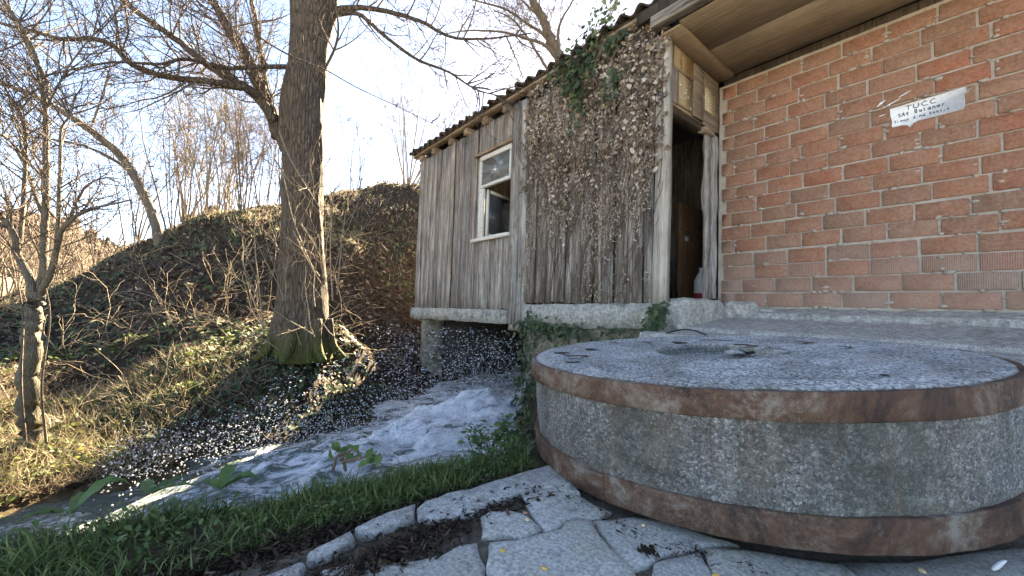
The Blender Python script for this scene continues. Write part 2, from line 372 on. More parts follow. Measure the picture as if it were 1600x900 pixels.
def m_leaf(name, stops, rough=0.6, trans=0.0):
    t = NT(name); a = t.attr()
    col = t.ramp(a, stops); n = t.noise(t.coord(), 60, 3)
    col = t.mix(0.5, col, t.ramp(n, [(0.3, (0.7, 0.7, 0.7)), (0.7, (1.2, 1.2, 1.2))]), 'MULTIPLY')
    m = t.out(col, rough)
    if trans:
        tr = t.n('BsdfTranslucent', {'Color': col}); mx = t.n('MixShader', {0: trans, 1: t.b.outputs[0], 2: tr.outputs[0]})
        t.t.links.new(mx.outputs[0], t.t.nodes['Material Output'].inputs[0])
    return m
M['dead_leaf'] = m_leaf('dead_leaf', [(0.0, (0.028, 0.017, 0.011)), (0.35, (0.07, 0.045, 0.029)), (0.7, (0.15, 0.10, 0.065)), (1.0, (0.36, 0.28, 0.20))], 0.8, 0.25)
M['dry_ivy'] = m_leaf('dry_ivy_leaf', [(0.0, (0.10, 0.07, 0.05)), (0.4, (0.31, 0.235, 0.175)), (0.75, (0.50, 0.42, 0.33)), (1.0, (0.68, 0.61, 0.52))], 0.8, 0.2)
M['ivy'] = m_leaf('ivy_leaf', [(0.0, (0.022, 0.040, 0.022)), (0.5, (0.045, 0.075, 0.036)), (0.85, (0.08, 0.11, 0.05)), (1.0, (0.14, 0.16, 0.06))], 0.75, 0.15)
M['grass'] = m_leaf('grass_blade', [(0.0, (0.06, 0.095, 0.026)), (0.5, (0.14, 0.20, 0.062)), (0.85, (0.22, 0.28, 0.11)), (0.95, (0.28, 0.27, 0.14)), (1.0, (0.40, 0.36, 0.22))], 0.5, 0.42)
M['weed'] = m_leaf('weed_leaf', [(0.0, (0.06, 0.11, 0.03)), (0.6, (0.10, 0.17, 0.05)), (1.0, (0.15, 0.21, 0.075))], 0.5, 0.3)
M['dry_grass'] = m_leaf('dry_grass', [(0.0, (0.09, 0.065, 0.042)), (0.5, (0.27, 0.215, 0.14)), (0.85, (0.46, 0.39, 0.28)), (1.0, (0.17, 0.20, 0.08))], 0.7, 0.25)
M['drygreen'] = m_leaf('low_green_leaf', [(0.0, (0.05, 0.07, 0.02)), (0.5, (0.10, 0.13, 0.035)), (1.0, (0.20, 0.22, 0.07))], 0.6, 0.3)
def simple(name, col, rough=0.7, **kw):
    t = NT(name); n = t.noise(t.coord(), 40, 5)
    return t.out(t.mix(0.35, col, t.ramp(n, [(0.3, (0.6, 0.6, 0.6)), (0.7, (1.2, 1.2, 1.2))]), 'MULTIPLY'), rough, t.bump(n, 0.2, 0.003), **kw)
def peel():
    t = NT('peeling_white_paint'); c = t.coord((6, 6, 6)); n = t.noise(c, 4, 8, 0.75)
    return t.out(t.mix(t.step(n, 0.56, 0.64), (0.60, 0.59, 0.54), (0.27, 0.22, 0.17)), 0.6, t.bump(n, 0.3, 0.004))
M['white_paint'] = peel()
def m_glass():
    t = NT('window_glass'); t.b.inputs['Transmission Weight'].default_value = 0.9
    n = t.noise(t.coord(), 4, 3)
    return t.out((0.75, 0.8, 0.8), 0.04, t.bump(n, 0.12, 0.02), IOR=1.5)
M['glass'] = m_glass()
def m_dusty():
    t = NT('dusty_glass'); n = t.noise(t.coord((1, 1, 1)), 6, 7, .7)
    return t.out(t.mix(n, (0.03, 0.032, 0.034), (0.10, 0.105, 0.11)), 0.18, t.bump(n, 0.06, 0.01), Specular_IOR_Level=0.5)
M['dusty_glass'] = m_dusty()
M['black'] = simple('black_rubber', (0.012, 0.012, 0.013), 0.5)
M['blue_plate'] = simple('blue_enamel', (0.02, 0.03, 0.10), 0.35)
M['white_enamel'] = simple('white_enamel', (0.75, 0.75, 0.74), 0.4)
M['ink'] = simple('black_ink', (0.03, 0.03, 0.05), 0.6)
M['orange_ink'] = simple('orange_ink', (0.45, 0.19, 0.04), 0.8)
M['lime'] = simple('white_lime_paint', (0.86, 0.87, 0.87), 0.7)
def m_card():
    t = NT('cardboard'); c = t.coord((1, 1, 1), True); n = t.noise(c, 6, 6, 0.6); n2 = t.noise(t.coord((1, 60, 2)), 3, 3)
    col = t.mix(n, (0.29, 0.22, 0.13), (0.40, 0.31, 0.19)); col = t.mix(0.3, col, t.ramp(n2, [(0.3, (0.7,) * 3), (0.7, (1.15,) * 3)]), 'MULTIPLY')
    col = t.mix(0.6, col, t.ramp(t.rnd(), [(0, (0.7, 0.68, 0.66)), (1, (1.15, 1.12, 1.05))]), 'MULTIPLY')
    return t.out(col, 0.85, t.bump(n, 0.3, 0.01))
M['card'] = m_card()
M['paper'] = simple('old_paper', (0.56, 0.47, 0.31), 0.8)
M['corn'] = simple('corn_kernel', (0.68, 0.40, 0.10), 0.45)
M['corn_pale'] = simple('pale_corn_kernel', (0.72, 0.55, 0.30), 0.45)
M['corn_red'] = simple('red_corn_kernel', (0.42, 0.22, 0.15), 0.45)
M['tile'] = m_conc('mossy_roof_tile', (0.075, 0.058, 0.045), (0.11, 0.08, 0.06), (0.03, 0.03, 0.024), 0.35, 0.6, 2.0)
M['sack'] = simple('white_sack', (0.62, 0.62, 0.60), 0.6)
M['red_band'] = simple('red_band', (0.35, 0.03, 0.05), 0.6)
def m_ground():
    t = NT('earth'); c = t.coord(); p = t.posz(); n = t.noise(c, 1.3, 8, 0.7); n2 = t.noise(c, 14, 8, 0.78); n3 = t.noise(c, 0.5, 5, 0.6)
    nz = t.n('SeparateXYZ', {0: t.n('NewGeometry').outputs['Normal']}).outputs[2]
    soil = t.ramp(n2, [(0.25, (0.014, 0.009, 0.006)), (0.5, (0.045, 0.029, 0.018)), (0.75, (0.11, 0.072, 0.045))])
    gr = t.ramp(n2, [(0.35, (0.03, 0.024, 0.012)), (0.5, (0.09, 0.068, 0.035)), (0.65, (0.20, 0.15, 0.08))])
    k = t.math('ADD', t.math('MULTIPLY', t.step(nz, 0.80, 0.97), 0.75), t.math('SUBTRACT', n, 0.5))
    col = t.mix(t.step(k, 0.3, 0.7), soil, gr)
    return t.out(col, 0.95, t.bump(t.math('ADD', n2, n), 0.9, 0.05))
M['ground'] = m_ground()
def m_far():
    t = NT('far_hillside'); c = t.coord(); n = t.noise(c, 0.06, 8, 0.7); n2 = t.noise(c, 0.5, 8, 0.8); n3 = t.noise(c, 0.02, 4)
    col = t.mix(t.step(n3, 0.42, 0.58), t.ramp(n2, [(0.3, (0.07, 0.06, 0.045)), (0.7, (0.19, 0.155, 0.115))]), t.ramp(n, [(0.3, (0.12, 0.13, 0.055)), (0.7, (0.24, 0.22, 0.10))]))
    return t.out(col, 0.95)
M['far'] = m_far()
def m_water():
    t = NT('foaming_water'); c = t.coord((1, 0.5, 1)); n = t.noise(c, 5, 8, 0.72, 0.8); n2 = t.noise(c, 26, 5, 0.7); x = t.posz()
    foam = t.step(t.math('SUBTRACT', t.math('ADD', t.math('MULTIPLY', n, .7), t.math('MULTIPLY', n2, .3)), t.math('MULTIPLY', t.step(x[1], 2.5, -0.8), 0.12)), 0.42, 0.56)
    col = t.mix(foam, (0.055, 0.075, 0.06), (0.86, 0.88, 0.90))
    return t.out(col, t.mix(foam, (0.08,) * 3, (0.6,) * 3), t.bump(t.math('ADD', n, n2), 0.7, 0.03), Specular_IOR_Level=0.5)
M['water'] = m_water()
def m_foam():
    t = NT('white_water'); c = t.coord((1, 0.35, 1)); n = t.noise(c, 7, 10, 0.78, 0.9); n2 = t.noise(c, 60, 4, 0.7)
    yy = t.posz()[1]; n = t.math('SUBTRACT', n, t.math('MULTIPLY', t.step(yy, 1.8, 0.2), 0.12))
    col = t.ramp(n, [(0.37, (0.10, 0.13, 0.12)), (0.43, (0.52, 0.57, 0.60)), (0.50, (0.86, 0.88, 0.90)), (0.62, (0.95, 0.96, 0.97))])
    return t.out(col, 0.5, t.bump(t.math('ADD', n, t.math('MULTIPLY', n2, .4)), 0.6, 0.04))
M['foam'] = m_foam()
def m_bounce_yard():
    t = NT('bounce_yard_paving'); c = t.coord(); e = t.vor(c, 2.6, 'DISTANCE_TO_EDGE'); n = t.noise(c, 30, 8, .75); cc = t.n('SeparateColor', {0: t.vor(c, 2.6, out='Color')}).outputs[0]
    col = t.mix(cc, (0.46, 0.445, 0.42), (0.58, 0.56, 0.525)); col = t.mix(0.4, col, t.ramp(n, [(0.3, (.6,) * 3), (.7, (1.2,) * 3)]), 'MULTIPLY')
    return t.out(t.mix(t.step(e, 0.03, 0.0), col, (0.12, 0.10, 0.08)), 0.9, t.bump(t.step(e, 0.0, 0.05), .5, .02))
M['yard'] = m_bounce_yard()
M['undershed_dark'] = simple('undershed_shade_stone', (0.05, 0.045, 0.035), 0.5)  # dark tone stands in for the shade beneath the shed
def m_drop():
    t = NT('water_drop')
    return t.out((0.95, 0.97, 1.0), 0.03, None, Transmission_Weight=0.62, IOR=1.33, Specular_IOR_Level=0.5)
M['drop'] = m_drop()

# ------------------------------------------------------------------ terrain
ctrl = []
def cp(x, y, d): ctrl.append(P(x, y, d))
for a in [(-200, 560, 15), (0, 482, 14), (130, 432, 12), (240, 362, 11), (330, 334, 10.8), (430, 330, 11.8), (520, 305, 13.6), (620, 294, 14.6), (700, 290, 15.5), (800, 285, 16), (1000, 280, 17),
          (-100, 560, 9), (60, 515, 8.5), (130, 500, 8.3), (300, 440, 8), (400, 430, 7.8), (560, 400, 9.4), (640, 400, 10.6), (720, 400, 12),
          (-100, 600, 6.2), (0, 565, 6), (130, 562, 6), (300, 542, 5.8), (400, 540, 5.6), (470, 550, 5.2), (560, 540, 6.2), (640, 530, 8), (720, 530, 9.5),
          (0, 640, 4.5), (50, 690, 3.25), (180, 640, 4.2), (300, 600, 4.6), (420, 590, 4.9), (120, 735, 3.1), (0, 755, 2.9), (220, 712, 3.3),
          (320, 690, 3.8), (410, 655, 4.3), (500, 632, 4.8), (600, 622, 5.8), (660, 605, 6.8), (-200, 760, 2.4), (-200, 660, 4)]: cp(*a)
# behind the crest: a plateau that slowly falls away
for a in [(-200, 540, 22), (0, 486, 22), (130, 450, 20), (240, 395, 19), (330, 365, 19), (430, 360, 20), (520, 340, 22), (620, 330, 23), (800, 325, 25)]: cp(*a)
for y in (-9, -6, -3, -1, 0.5, 2, 3): ctrl.append(np.array([-3.6 if y > 0 else -3.15, y, -1.3]))
for x in (-6.6, -5.6, -4.6):
    for y in (4.0, 6.0, 8.0): ctrl.append(np.array([x, y, -1.2]))
for x, y in ((-6, -4), (-8, -5), (-12, -6), (-5.5, -8), (-9, -9), (-14, -12)): ctrl.append(np.array([x, y, -0.55 + 0.02 * abs(x)]))
for x, y, z in ((-1, 12, 0.5), (4, 9, 0.5), (5, 0, 0), (5, -8, 0), (0, -10, 0), (-2, 18, 1.5), (10, 20, 1), (12, -14, 0)): ctrl.append(np.array([x, y, z]))
ctrl = np.array(ctrl)
_d = np.linalg.norm(ctrl[:, None, :2] - ctrl[None, :, :2], axis=2)
_n = len(ctrl); _A = np.zeros((_n + 3, _n + 3)); _A[:_n, :_n] = _d + np.eye(_n) * -0.12
_A[:_n, _n] = 1; _A[:_n, _n + 1:] = ctrl[:, :2]; _A[_n, :_n] = 1; _A[_n + 1:, :_n] = ctrl[:, :2].T
_w = np.linalg.solve(_A, np.concatenate([ctrl[:, 2], np.zeros(3)]))
def sstep(x, a, b):
    t = np.clip((x - a) / (b - a), 0, 1); return t * t * (3 - 2 * t)
def hbase(X, Y):
    X = np.asarray(X, float); Y = np.asarray(Y, float); sh = X.shape; x = X.ravel(); y = Y.ravel(); out = np.empty(len(x))
    for i in range(0, len(x), 20000):
        xs = x[i:i + 20000]; ys = y[i:i + 20000]
        d = np.sqrt((xs[:, None] - ctrl[None, :, 0]) ** 2 + (ys[:, None] - ctrl[None, :, 1]) ** 2)
        out[i:i + 20000] = d @ _w[:_n] + _w[_n] + xs * _w[_n + 1] + ys * _w[_n + 2]
    h = out.reshape(sh)
    r = np.hypot(X, Y)
    far = sstep(r, 22, 36); h = h * (1 - far) + far * np.where(X < -3, 0.2, 0.0)
    # near bank: flat top beside the kerb, then a drop to the stream bed
    edge = -1.13 - 0.19 * np.clip(1.0 - Y, 0, 3) + 0.04 * np.sin(Y * 5.0) - 2.1 * sstep(Y, 1.1, 3.3)
    nb = -0.07 - 1.1 * sstep(-(X - edge), 0.0, 0.75)
    nb = np.where(X > -0.97, -0.10, nb)
    wn_ = sstep(X, -3.6, -2.6)
    m = np.where(r < 30, 1, 0)
    h2 = h * (1 - wn_) + nb * wn_
    return np.where((Y < 3.55) | (X > -3), h2, h) 
def height(X, Y):
    X = np.asarray(X, float); Y = np.asarray(Y, float)
    h = hbase(X, Y); r = np.hypot(X, Y)
    k = sstep(-X, 4.2, 5.5) * (1 - sstep(r, 25, 60)) * (1 - 0.8 * ((Y > 3.4) & (X > -7.2)))
    return h + k * (fbm(X * 1.1, Y * 1.1, 3, 5) * 0.75 + fbm(X * 5, Y * 5, 11, 3) * 0.12)
def hcol(px, d):
    """ground point under the photo column px at depth d"""
    r = ray(px, 470 + (px - 292) * 0.035); p = CAM + r * d
    return np.array([p[0], p[1], float(height(np.array([p[0]]), np.array([p[1]]))[0])])
def make_ground():
    va = math.atan2(CF[1], CF[0])
    ang = np.concatenate([np.radians(np.arange(-66, 66, 0.33)), np.radians(np.arange(66, 294, 4.0))]) + va
    rr = np.concatenate([[0.15], np.exp(np.linspace(math.log(0.3), math.log(900), 270))])
    X = rr[:, None] * np.cos(ang)[None]; Y = rr[:, None] * np.sin(ang)[None]
    Z = height(X, Y)
    V = np.stack([X, Y, Z], -1).reshape(-1, 3); na = len(ang); nr = len(rr)
    i = np.arange(nr - 1)[:, None] * na; j = np.arange(na)[None]; k = (j + 1) % na
    Q = np.stack([i + j, i + na + j, i + na + k, i + k], -1).reshape(-1, 4)
    mb = MB(); mb.add(V, Q, None, [list(range(na))])
    return tag(mb.build('ground', M['ground'], smooth=True), 'brown earth ground with a steep bank behind the stream', None, None, 'structure')
make_ground()
def far_hill():
    mb = MB(); nx, nd = 90, 30
    pxs = np.linspace(-900, 1000, nx); ds = np.linspace(35, 190, nd); V = []
    top = np.interp(pxs, [-900, -300, 0, 60, 100, 180, 260, 330, 420, 600, 1000], [300, 320, 342, 345, 356, 398, 372, 318, 330, 400, 420])
    for i in range(nx):
        zt = 0.5 + (462 - top[i]) / F_PX * 140
        for j in range(nd):
            r = ray(pxs[i], 470 + (pxs[i] - 292) * 0.035); p = CAM + r * ds[j]
            t = min(1, (ds[j] - 35) / 105); z = -1.0 + (zt + 1.0) * (t ** 1.3) if ds[j] <= 140 else zt - (ds[j] - 140) * 0.05
            z += float(fbm(np.array([p[0] * .08]), np.array([p[1] * .08]), 5, 4)[0]) * 3.0 * t
            V.append((p[0], p[1], z))
    Q = [(i * nd + j, (i + 1) * nd + j, (i + 1) * nd + j + 1, i * nd + j + 1) for i in range(nx - 1) for j in range(nd - 1)]
    mb.add(V, Q)
    return tag(mb.build('hill', M['far'], smooth=True), 'distant wooded hill and meadow beyond the bank', None, None, 'structure')
far_hill()

# ------------------------------------------------------------------ stream
WZ = -0.95
def make_stream():
    mb = MB(); ys = np.concatenate([np.linspace(-14, -3, 40), np.linspace(-2.9, 6, 150)]); xs = np.linspace(-8.2, -1.8, 110)
    X, Y = np.meshgrid(xs, ys, indexing='ij')
    Z = WZ + fbm(X * 2.2, Y * 1.4, 21, 4) * 0.12 + fbm(X * 9, Y * 5, 23, 2) * 0.05
    n = len(ys); V = np.stack([X, Y, Z], -1).reshape(-1, 3)
    i = np.arange(len(xs) - 1)[:, None] * n + np.arange(n - 1)[None]
    mb.add(V, np.stack([i, i + n, i + n + 1, i + 1], -1).reshape(-1, 4))
    return tag(mb.build('stream', M['water'], smooth=True), 'foaming mill stream running out from under the timber shed', None, None, 'structure')
make_stream()
def make_white_water():
    """boiling white race leaving the outlet under the shed"""
    path = smooth_path([(-4.75, 5.2, 0), (-4.55, 4.0, 0), (-4.25, 2.8, 0), (-4.0, 1.7, 0), (-3.85, 0.8, 0), (-3.62, 0.0, 0), (-3.45, -0.7, 0), (-3.3, -1.5, 0), (-3.1, -3.2, 0)], 190)
    na = 56; V = []
    for k, c in enumerate(path):
        t = k / (len(path) - 1)
        wd = 0.70 + 0.15 * math.sin(t * 5) * (1 - t) - 0.28 * min(1, t * 1.8)
        hump = 0.20 * math.exp(-((t - 0.2) / 0.3) ** 2) + 0.10 * (1 - t)
        for j in range(na):
            s_ = -1 + 2 * j / (na - 1)
            x = c[0] + s_ * wd; y = c[1] + s_ * 0.15
            prof = max(0.0, 1 - abs(s_) ** 2.5)
            n = float(vn_f(x * 3.0, y * 1.7))
            V.append((x, y, WZ - 0.12 + prof * (0.10 + hump) * (0.65 + 1.5 * n) + n * 0.10 * prof))
    return V, na, len(path)
def vn_f(x, y): return (fbm(np.array([x]), np.array([y]), 31, 5) + 0.15)[0]
V, na, npth = make_white_water()
mb = MB(); i = np.arange(npth - 1)[:, None] * na + np.arange(na - 1)[None]
mb.add(V, np.stack([i, i + 1, i + na + 1, i + na], -1).reshape(-1, 4))
tag(mb.build('white_water', M['foam'], smooth=True), 'boiling white water rushing out below the shed', None, None, 'stuff')
def make_spray():
    mb = MB(); N = 12500
    r = np.random.default_rng(5)
    t = r.random(N) ** 2.0 * 0.78                    # 0 at the outlet, 1 far down the stream
    y = 4.1 - t * 4.9 + r.normal(size=N) * 0.25
    w_ = 0.7 + 0.6 * t
    xc = -4.95 - 0.35 * np.sin(t * 3.0) + 0.25 * t
    x = xc + r.normal(size=N) * w_ * np.where(t < 0.35, 0.85, 0.35)
    top = np.interp(t, [0, 0.15, 0.35, 0.6, 0.8, 1], [0.95, 1.05, 0.95, 0.65, 0.35, 0.22])
    z = WZ + top * r.random(N) ** 1.25 + np.abs(r.normal(size=N)) * 0.03
    keep = (x > -6.9) & (x < -3.35) & ((y < 3.45) | (z < 0.2))
    keep &= z > height(x, y) + 0.02
    keep &= r.random(N) < np.clip(0.45 + 2.6 * fbm(y * 2.2 + x, z * 4.5 + x * 1.5, 63, 4), 0.06, 1)
    pos = np.stack([x, y, z], -1)[keep]; n = len(pos)
    vel = np.stack([0.15 + r.normal(size=n) * .35, -1 + r.normal(size=n) * .3, r.normal(size=n) * .45 - .25], -1)
    fr = rot_from(vel, r.random(n) * 6.28)
    s = 0.0018 + 0.0072 * r.random(n) ** 3
    sc3 = np.stack([s * (0.7 + .5 * r.random(n)), s * (0.7 + .5 * r.random(n)), s * (1.3 + 1.6 * r.random(n))], -1)
    scatter(mb, ICO_V, None, ICO_T, pos, fr, sc3, np.full(n, 0.5))
    # thick burst right at the outlet
    N3 = 7000; x = r.uniform(-6.8, -4.2, N3); y = 2.4 + 1.9 * r.random(N3); z = WZ + 1.15 * r.random(N3) ** 1.1
    k = (r.random(N3) < np.clip(.5 + 2.4 * fbm(x * 2.5, z * 3.5, 67, 4), .1, 1)) & (z > height(x, y) + .02) & ((y < 3.4) | (z < .18)); pos = np.stack([x, y, z], -1)[k]; n = len(pos)
    vel = np.stack([-.4 + r.normal(size=n) * .5, -1 + r.normal(size=n) * .5, r.normal(size=n) * .6], -1); s = 0.002 + 0.0075 * r.random(n) ** 3
    scatter(mb, ICO_V, None, ICO_T, pos, rot_from(vel, r.random(n) * 6.28), np.stack([s, s * .8, s * (1.3 + r.random(n))], -1), np.full(n, .5))
    # finer drops hanging low over the race
    N2 = 6000; t = r.random(N2); y = 4.2 - t * 4.6; x = -4.35 + 0.45 * t * (t < .6) + r.normal(size=N2) * 0.42
    z = WZ + 0.12 + 0.45 * r.random(N2) ** 1.6 * (1 - 0.55 * t)
    pos = np.stack([x, y, z], -1); fr = rot_from(r.normal(size=(N2, 3)), r.random(N2) * 6)
    scatter(mb, ICO_V, None, ICO_T, pos, fr, 0.003 + 0.004 * r.random(N2), np.full(N2, 0.5))
    return tag(mb.build('water_spray', M['drop'], smooth=True), 'cloud of flying water drops over the mill outlet', None, None, 'stuff')
make_spray()

# ------------------------------------------------------------------ paving, kerb
PZ0 = -0.04
def G(x, y, z=PZ0): return PA(x, y, 2, z)[:2]
def make_paving():
    mb = MB(); nx, ny = 70, 80
    xs = np.linspace(-0.99, 4.5, nx); ys = np.linspace(-0.75, 4.72, ny); X, Y = np.meshgrid(xs, ys, indexing='ij')
    Z = PZ0 - 0.013 + fbm(X * 6, Y * 6, 41, 4) * 0.014
    i = np.arange(nx - 1)[:, None] * ny + np.arange(ny - 1)[None]
    mb.add(np.stack([X, Y, Z], -1).reshape(-1, 3), np.stack([i, i + ny, i + ny + 1, i + 1], -1).reshape(-1, 4))
    pav = tag(mb.build('pavement', M['dirt'], smooth=True), 'yard of flat irregular grey paving stones with soil joints', None, None, 'structure')
    polys = [
        [(754, 807), (768, 800), (797, 799), (822, 802), (834, 814), (842, 827), (830, 836), (808, 841), (795, 836), (754, 839)],
        [(818, 774), (835, 766), (862, 760), (895, 766), (925, 786), (955, 800), (930, 809), (905, 808), (882, 815), (872, 825), (852, 827), (840, 813)],
        [(766, 848), (808, 845), (850, 836), (875, 830), (884, 819), (905, 812), (921, 816), (938, 838), (958, 862), (984, 888), (1000, 925), (940, 950), (850, 965), (770, 945)],
        [(566, 880), (595, 872), (609, 879), (650, 874), (692, 869), (716, 851), (743, 846), (752, 866), (758, 900), (762, 945), (700, 975), (600, 980), (540, 930)],
        [(930, 813), (990, 806), (1045, 814), (1110, 838), (1150, 848), (1100, 853), (1070, 860), (1035, 866), (1018, 880), (988, 884), (962, 856)],
        [(1105, 858), (1150, 856), (1235, 868), (1310, 880), (1350, 912), (1330, 950), (1180, 950), (1120, 900)],
        [(1025, 882), (1045, 870), (1092, 862), (1115, 905), (1165, 955), (1060, 960), (1010, 925)],
        [(1320, 876), (1420, 872), (1540, 858), (1680, 840), (1740, 880), (1680, 925), (1500, 940), (1370, 915)],
        [(488, 902), (505, 886), (553, 877), (560, 888), (530, 935), (470, 960), (420, 940)],
        [(1360, 925), (1500, 950), (1690, 935), (1780, 1010), (1600, 1080), (1380, 1040)],
        [(1130, 965), (1340, 962), (1360, 1045), (1250, 1120), (1060, 1080)],
        [(860, 980), (1000, 945), (1050, 975), (1030, 1080), (920, 1150), (800, 1090), (780, 965)],
        [(560, 1000), (700, 990), (775, 965), (790, 1090), (660, 1180), (520, 1110)],
    ]
    r = np.random.default_rng(12)
    polys = [np.array([G(*p) for p in pg]) for pg in polys]
    # the yard goes on to the right and behind the millstone
    gx = np.arange(-0.9, 3.4, 0.42); gy = np.arange(-0.7, 3.2, 0.36); J = r.normal(size=(len(gx), len(gy), 2)) * 0.055
    for i in range(len(gx) - 1):
        for j in range(len(gy) - 1):
            q = np.array([[gx[a], gy[b]] + J[a, b] for a, b in ((i, j), (i + 1, j), (i + 1, j + 1), (i, j + 1))]); cc = q.mean(0)
            if cc[0] > 0.32 or (cc[1] > 2.45 and cc[0] > -0.6): polys.append(cc + (q - cc) * 0.93)
    for pts in polys:
        c = pts.mean(0)
        # finer outline with chipped edge
        out = []
        for k in range(len(pts)):
            a = pts[k]; b = pts[(k + 1) % len(pts)]; m = max(1, int(np.linalg.norm(b - a) / 0.035))
            for q in range(m): out.append(a + (b - a) * q / m)
        out = np.array(out); out += r.normal(size=out.shape) * 0.0028
        d = out - c; n = len(out); zt = PZ0 + r.normal() * 0.003
        rings = [(1.0, -0.06), (1.0, -0.010), (0.982, -0.002), (0.8, 0.001), (0.45, 0.002)]
        V = []
        for s_, z in rings:
            q = c + d * s_ * 1.04; zz = zt + z + (fbm(q[:, 0] * 9, q[:, 1] * 9, 51, 3) * 0.012 if z > -0.02 else 0)
            V.append(np.c_[q, np.full(n, 0) + zz])
        V = np.vstack(V); Q = []
        for k in range(len(rings) - 1):
            for i in range(n): Q.append((k * n + i, k * n + (i + 1) % n, (k + 1) * n + (i + 1) % n, (k + 1) * n + i))
        mb = MB(); mb.add(V, Q, None, [list(range((len(rings) - 1) * n, len(rings) * n))])
        mb.build('paving_stone', M['flag'], pav, smooth=False)
    return pav
make_paving()
mb = MB(); mb.add([(-0.9, -12, PZ0 - .03), (12, -12, PZ0 - .03), (12, -0.75, PZ0 - .03), (-0.9, -0.75, PZ0 - .03)], [(0, 1, 2, 3)])
tag(mb.build('yard', M['yard']), 'unseen pale yard sheet added to bounce sunlight onto the mill', None, None, 'structure')  # out of view; pale sheet added to reflect sunlight into the shaded walls
def make_kerb():
    top = empty('kerb', (-0.95, 0.5, PZ0), 'whitewashed broken concrete kerb between the grass and the paving', 'kerb')
    pieces = [
        [(900, 716), (849, 724), (800, 737), (749, 752), (700, 765), (662, 777), (652, 790), (658, 806), (700, 803), (726, 799), (764, 781), (815, 762), (860, 758), (905, 765)],
        [(646, 781), (627, 787), (600, 794), (576, 804), (556, 818), (560, 828), (590, 824), (625, 810), (650, 804), (643, 792)],
        [(550, 822), (520, 836), (494, 849), (478, 858), (484, 866), (510, 857), (535, 843), (556, 833)],
        [(470, 868), (420, 885), (350, 905), (280, 930), (200, 965), (215, 990), (320, 950), (400, 918), (470, 888), (478, 872)],
    ]
    r = np.random.default_rng(3)
    for pg in pieces:
        out = []; pts = np.array([G(*p, PZ0 + 0.016) for p in pg])
        for k in range(len(pts)):
            a = pts[k]; b = pts[(k + 1) % len(pts)]; m = max(1, int(np.linalg.norm(b - a) / 0.03))
            for q in range(m): out.append(a + (b - a) * q / m)
        out = np.array(out); out += r.normal(size=out.shape) * 0.003; n = len(out); c = out.mean(0)
        # shrink towards a local spine so that the top rounds over
        nx_ = np.roll(out, -1, 0) - np.roll(out, 1, 0); nx_ = np.c_[-nx_[:, 1], nx_[:, 0]]; nx_ /= np.linalg.norm(nx_, axis=1)[:, None]
        if ((out - c) * nx_).sum() > 0: nx_ = -nx_
        V = np.vstack([np.c_[out, np.full(n, -0.12)], np.c_[out, np.full(n, PZ0 + 0.002)], np.c_[out + nx_ * 0.006, PZ0 + 0.007 + r.normal(size=n) * 0.001]])
        Q = [(k * n + i, k * n + (i + 1) % n, (k + 1) * n + (i + 1) % n, (k + 1) * n + i) for k in range(2) for i in range(n)]
        mb = MB(); mb.add(V, Q, None, [list(range(2 * n, 3 * n))]); mb.build('kerb_stone', M['kerb'], top)
make_kerb()

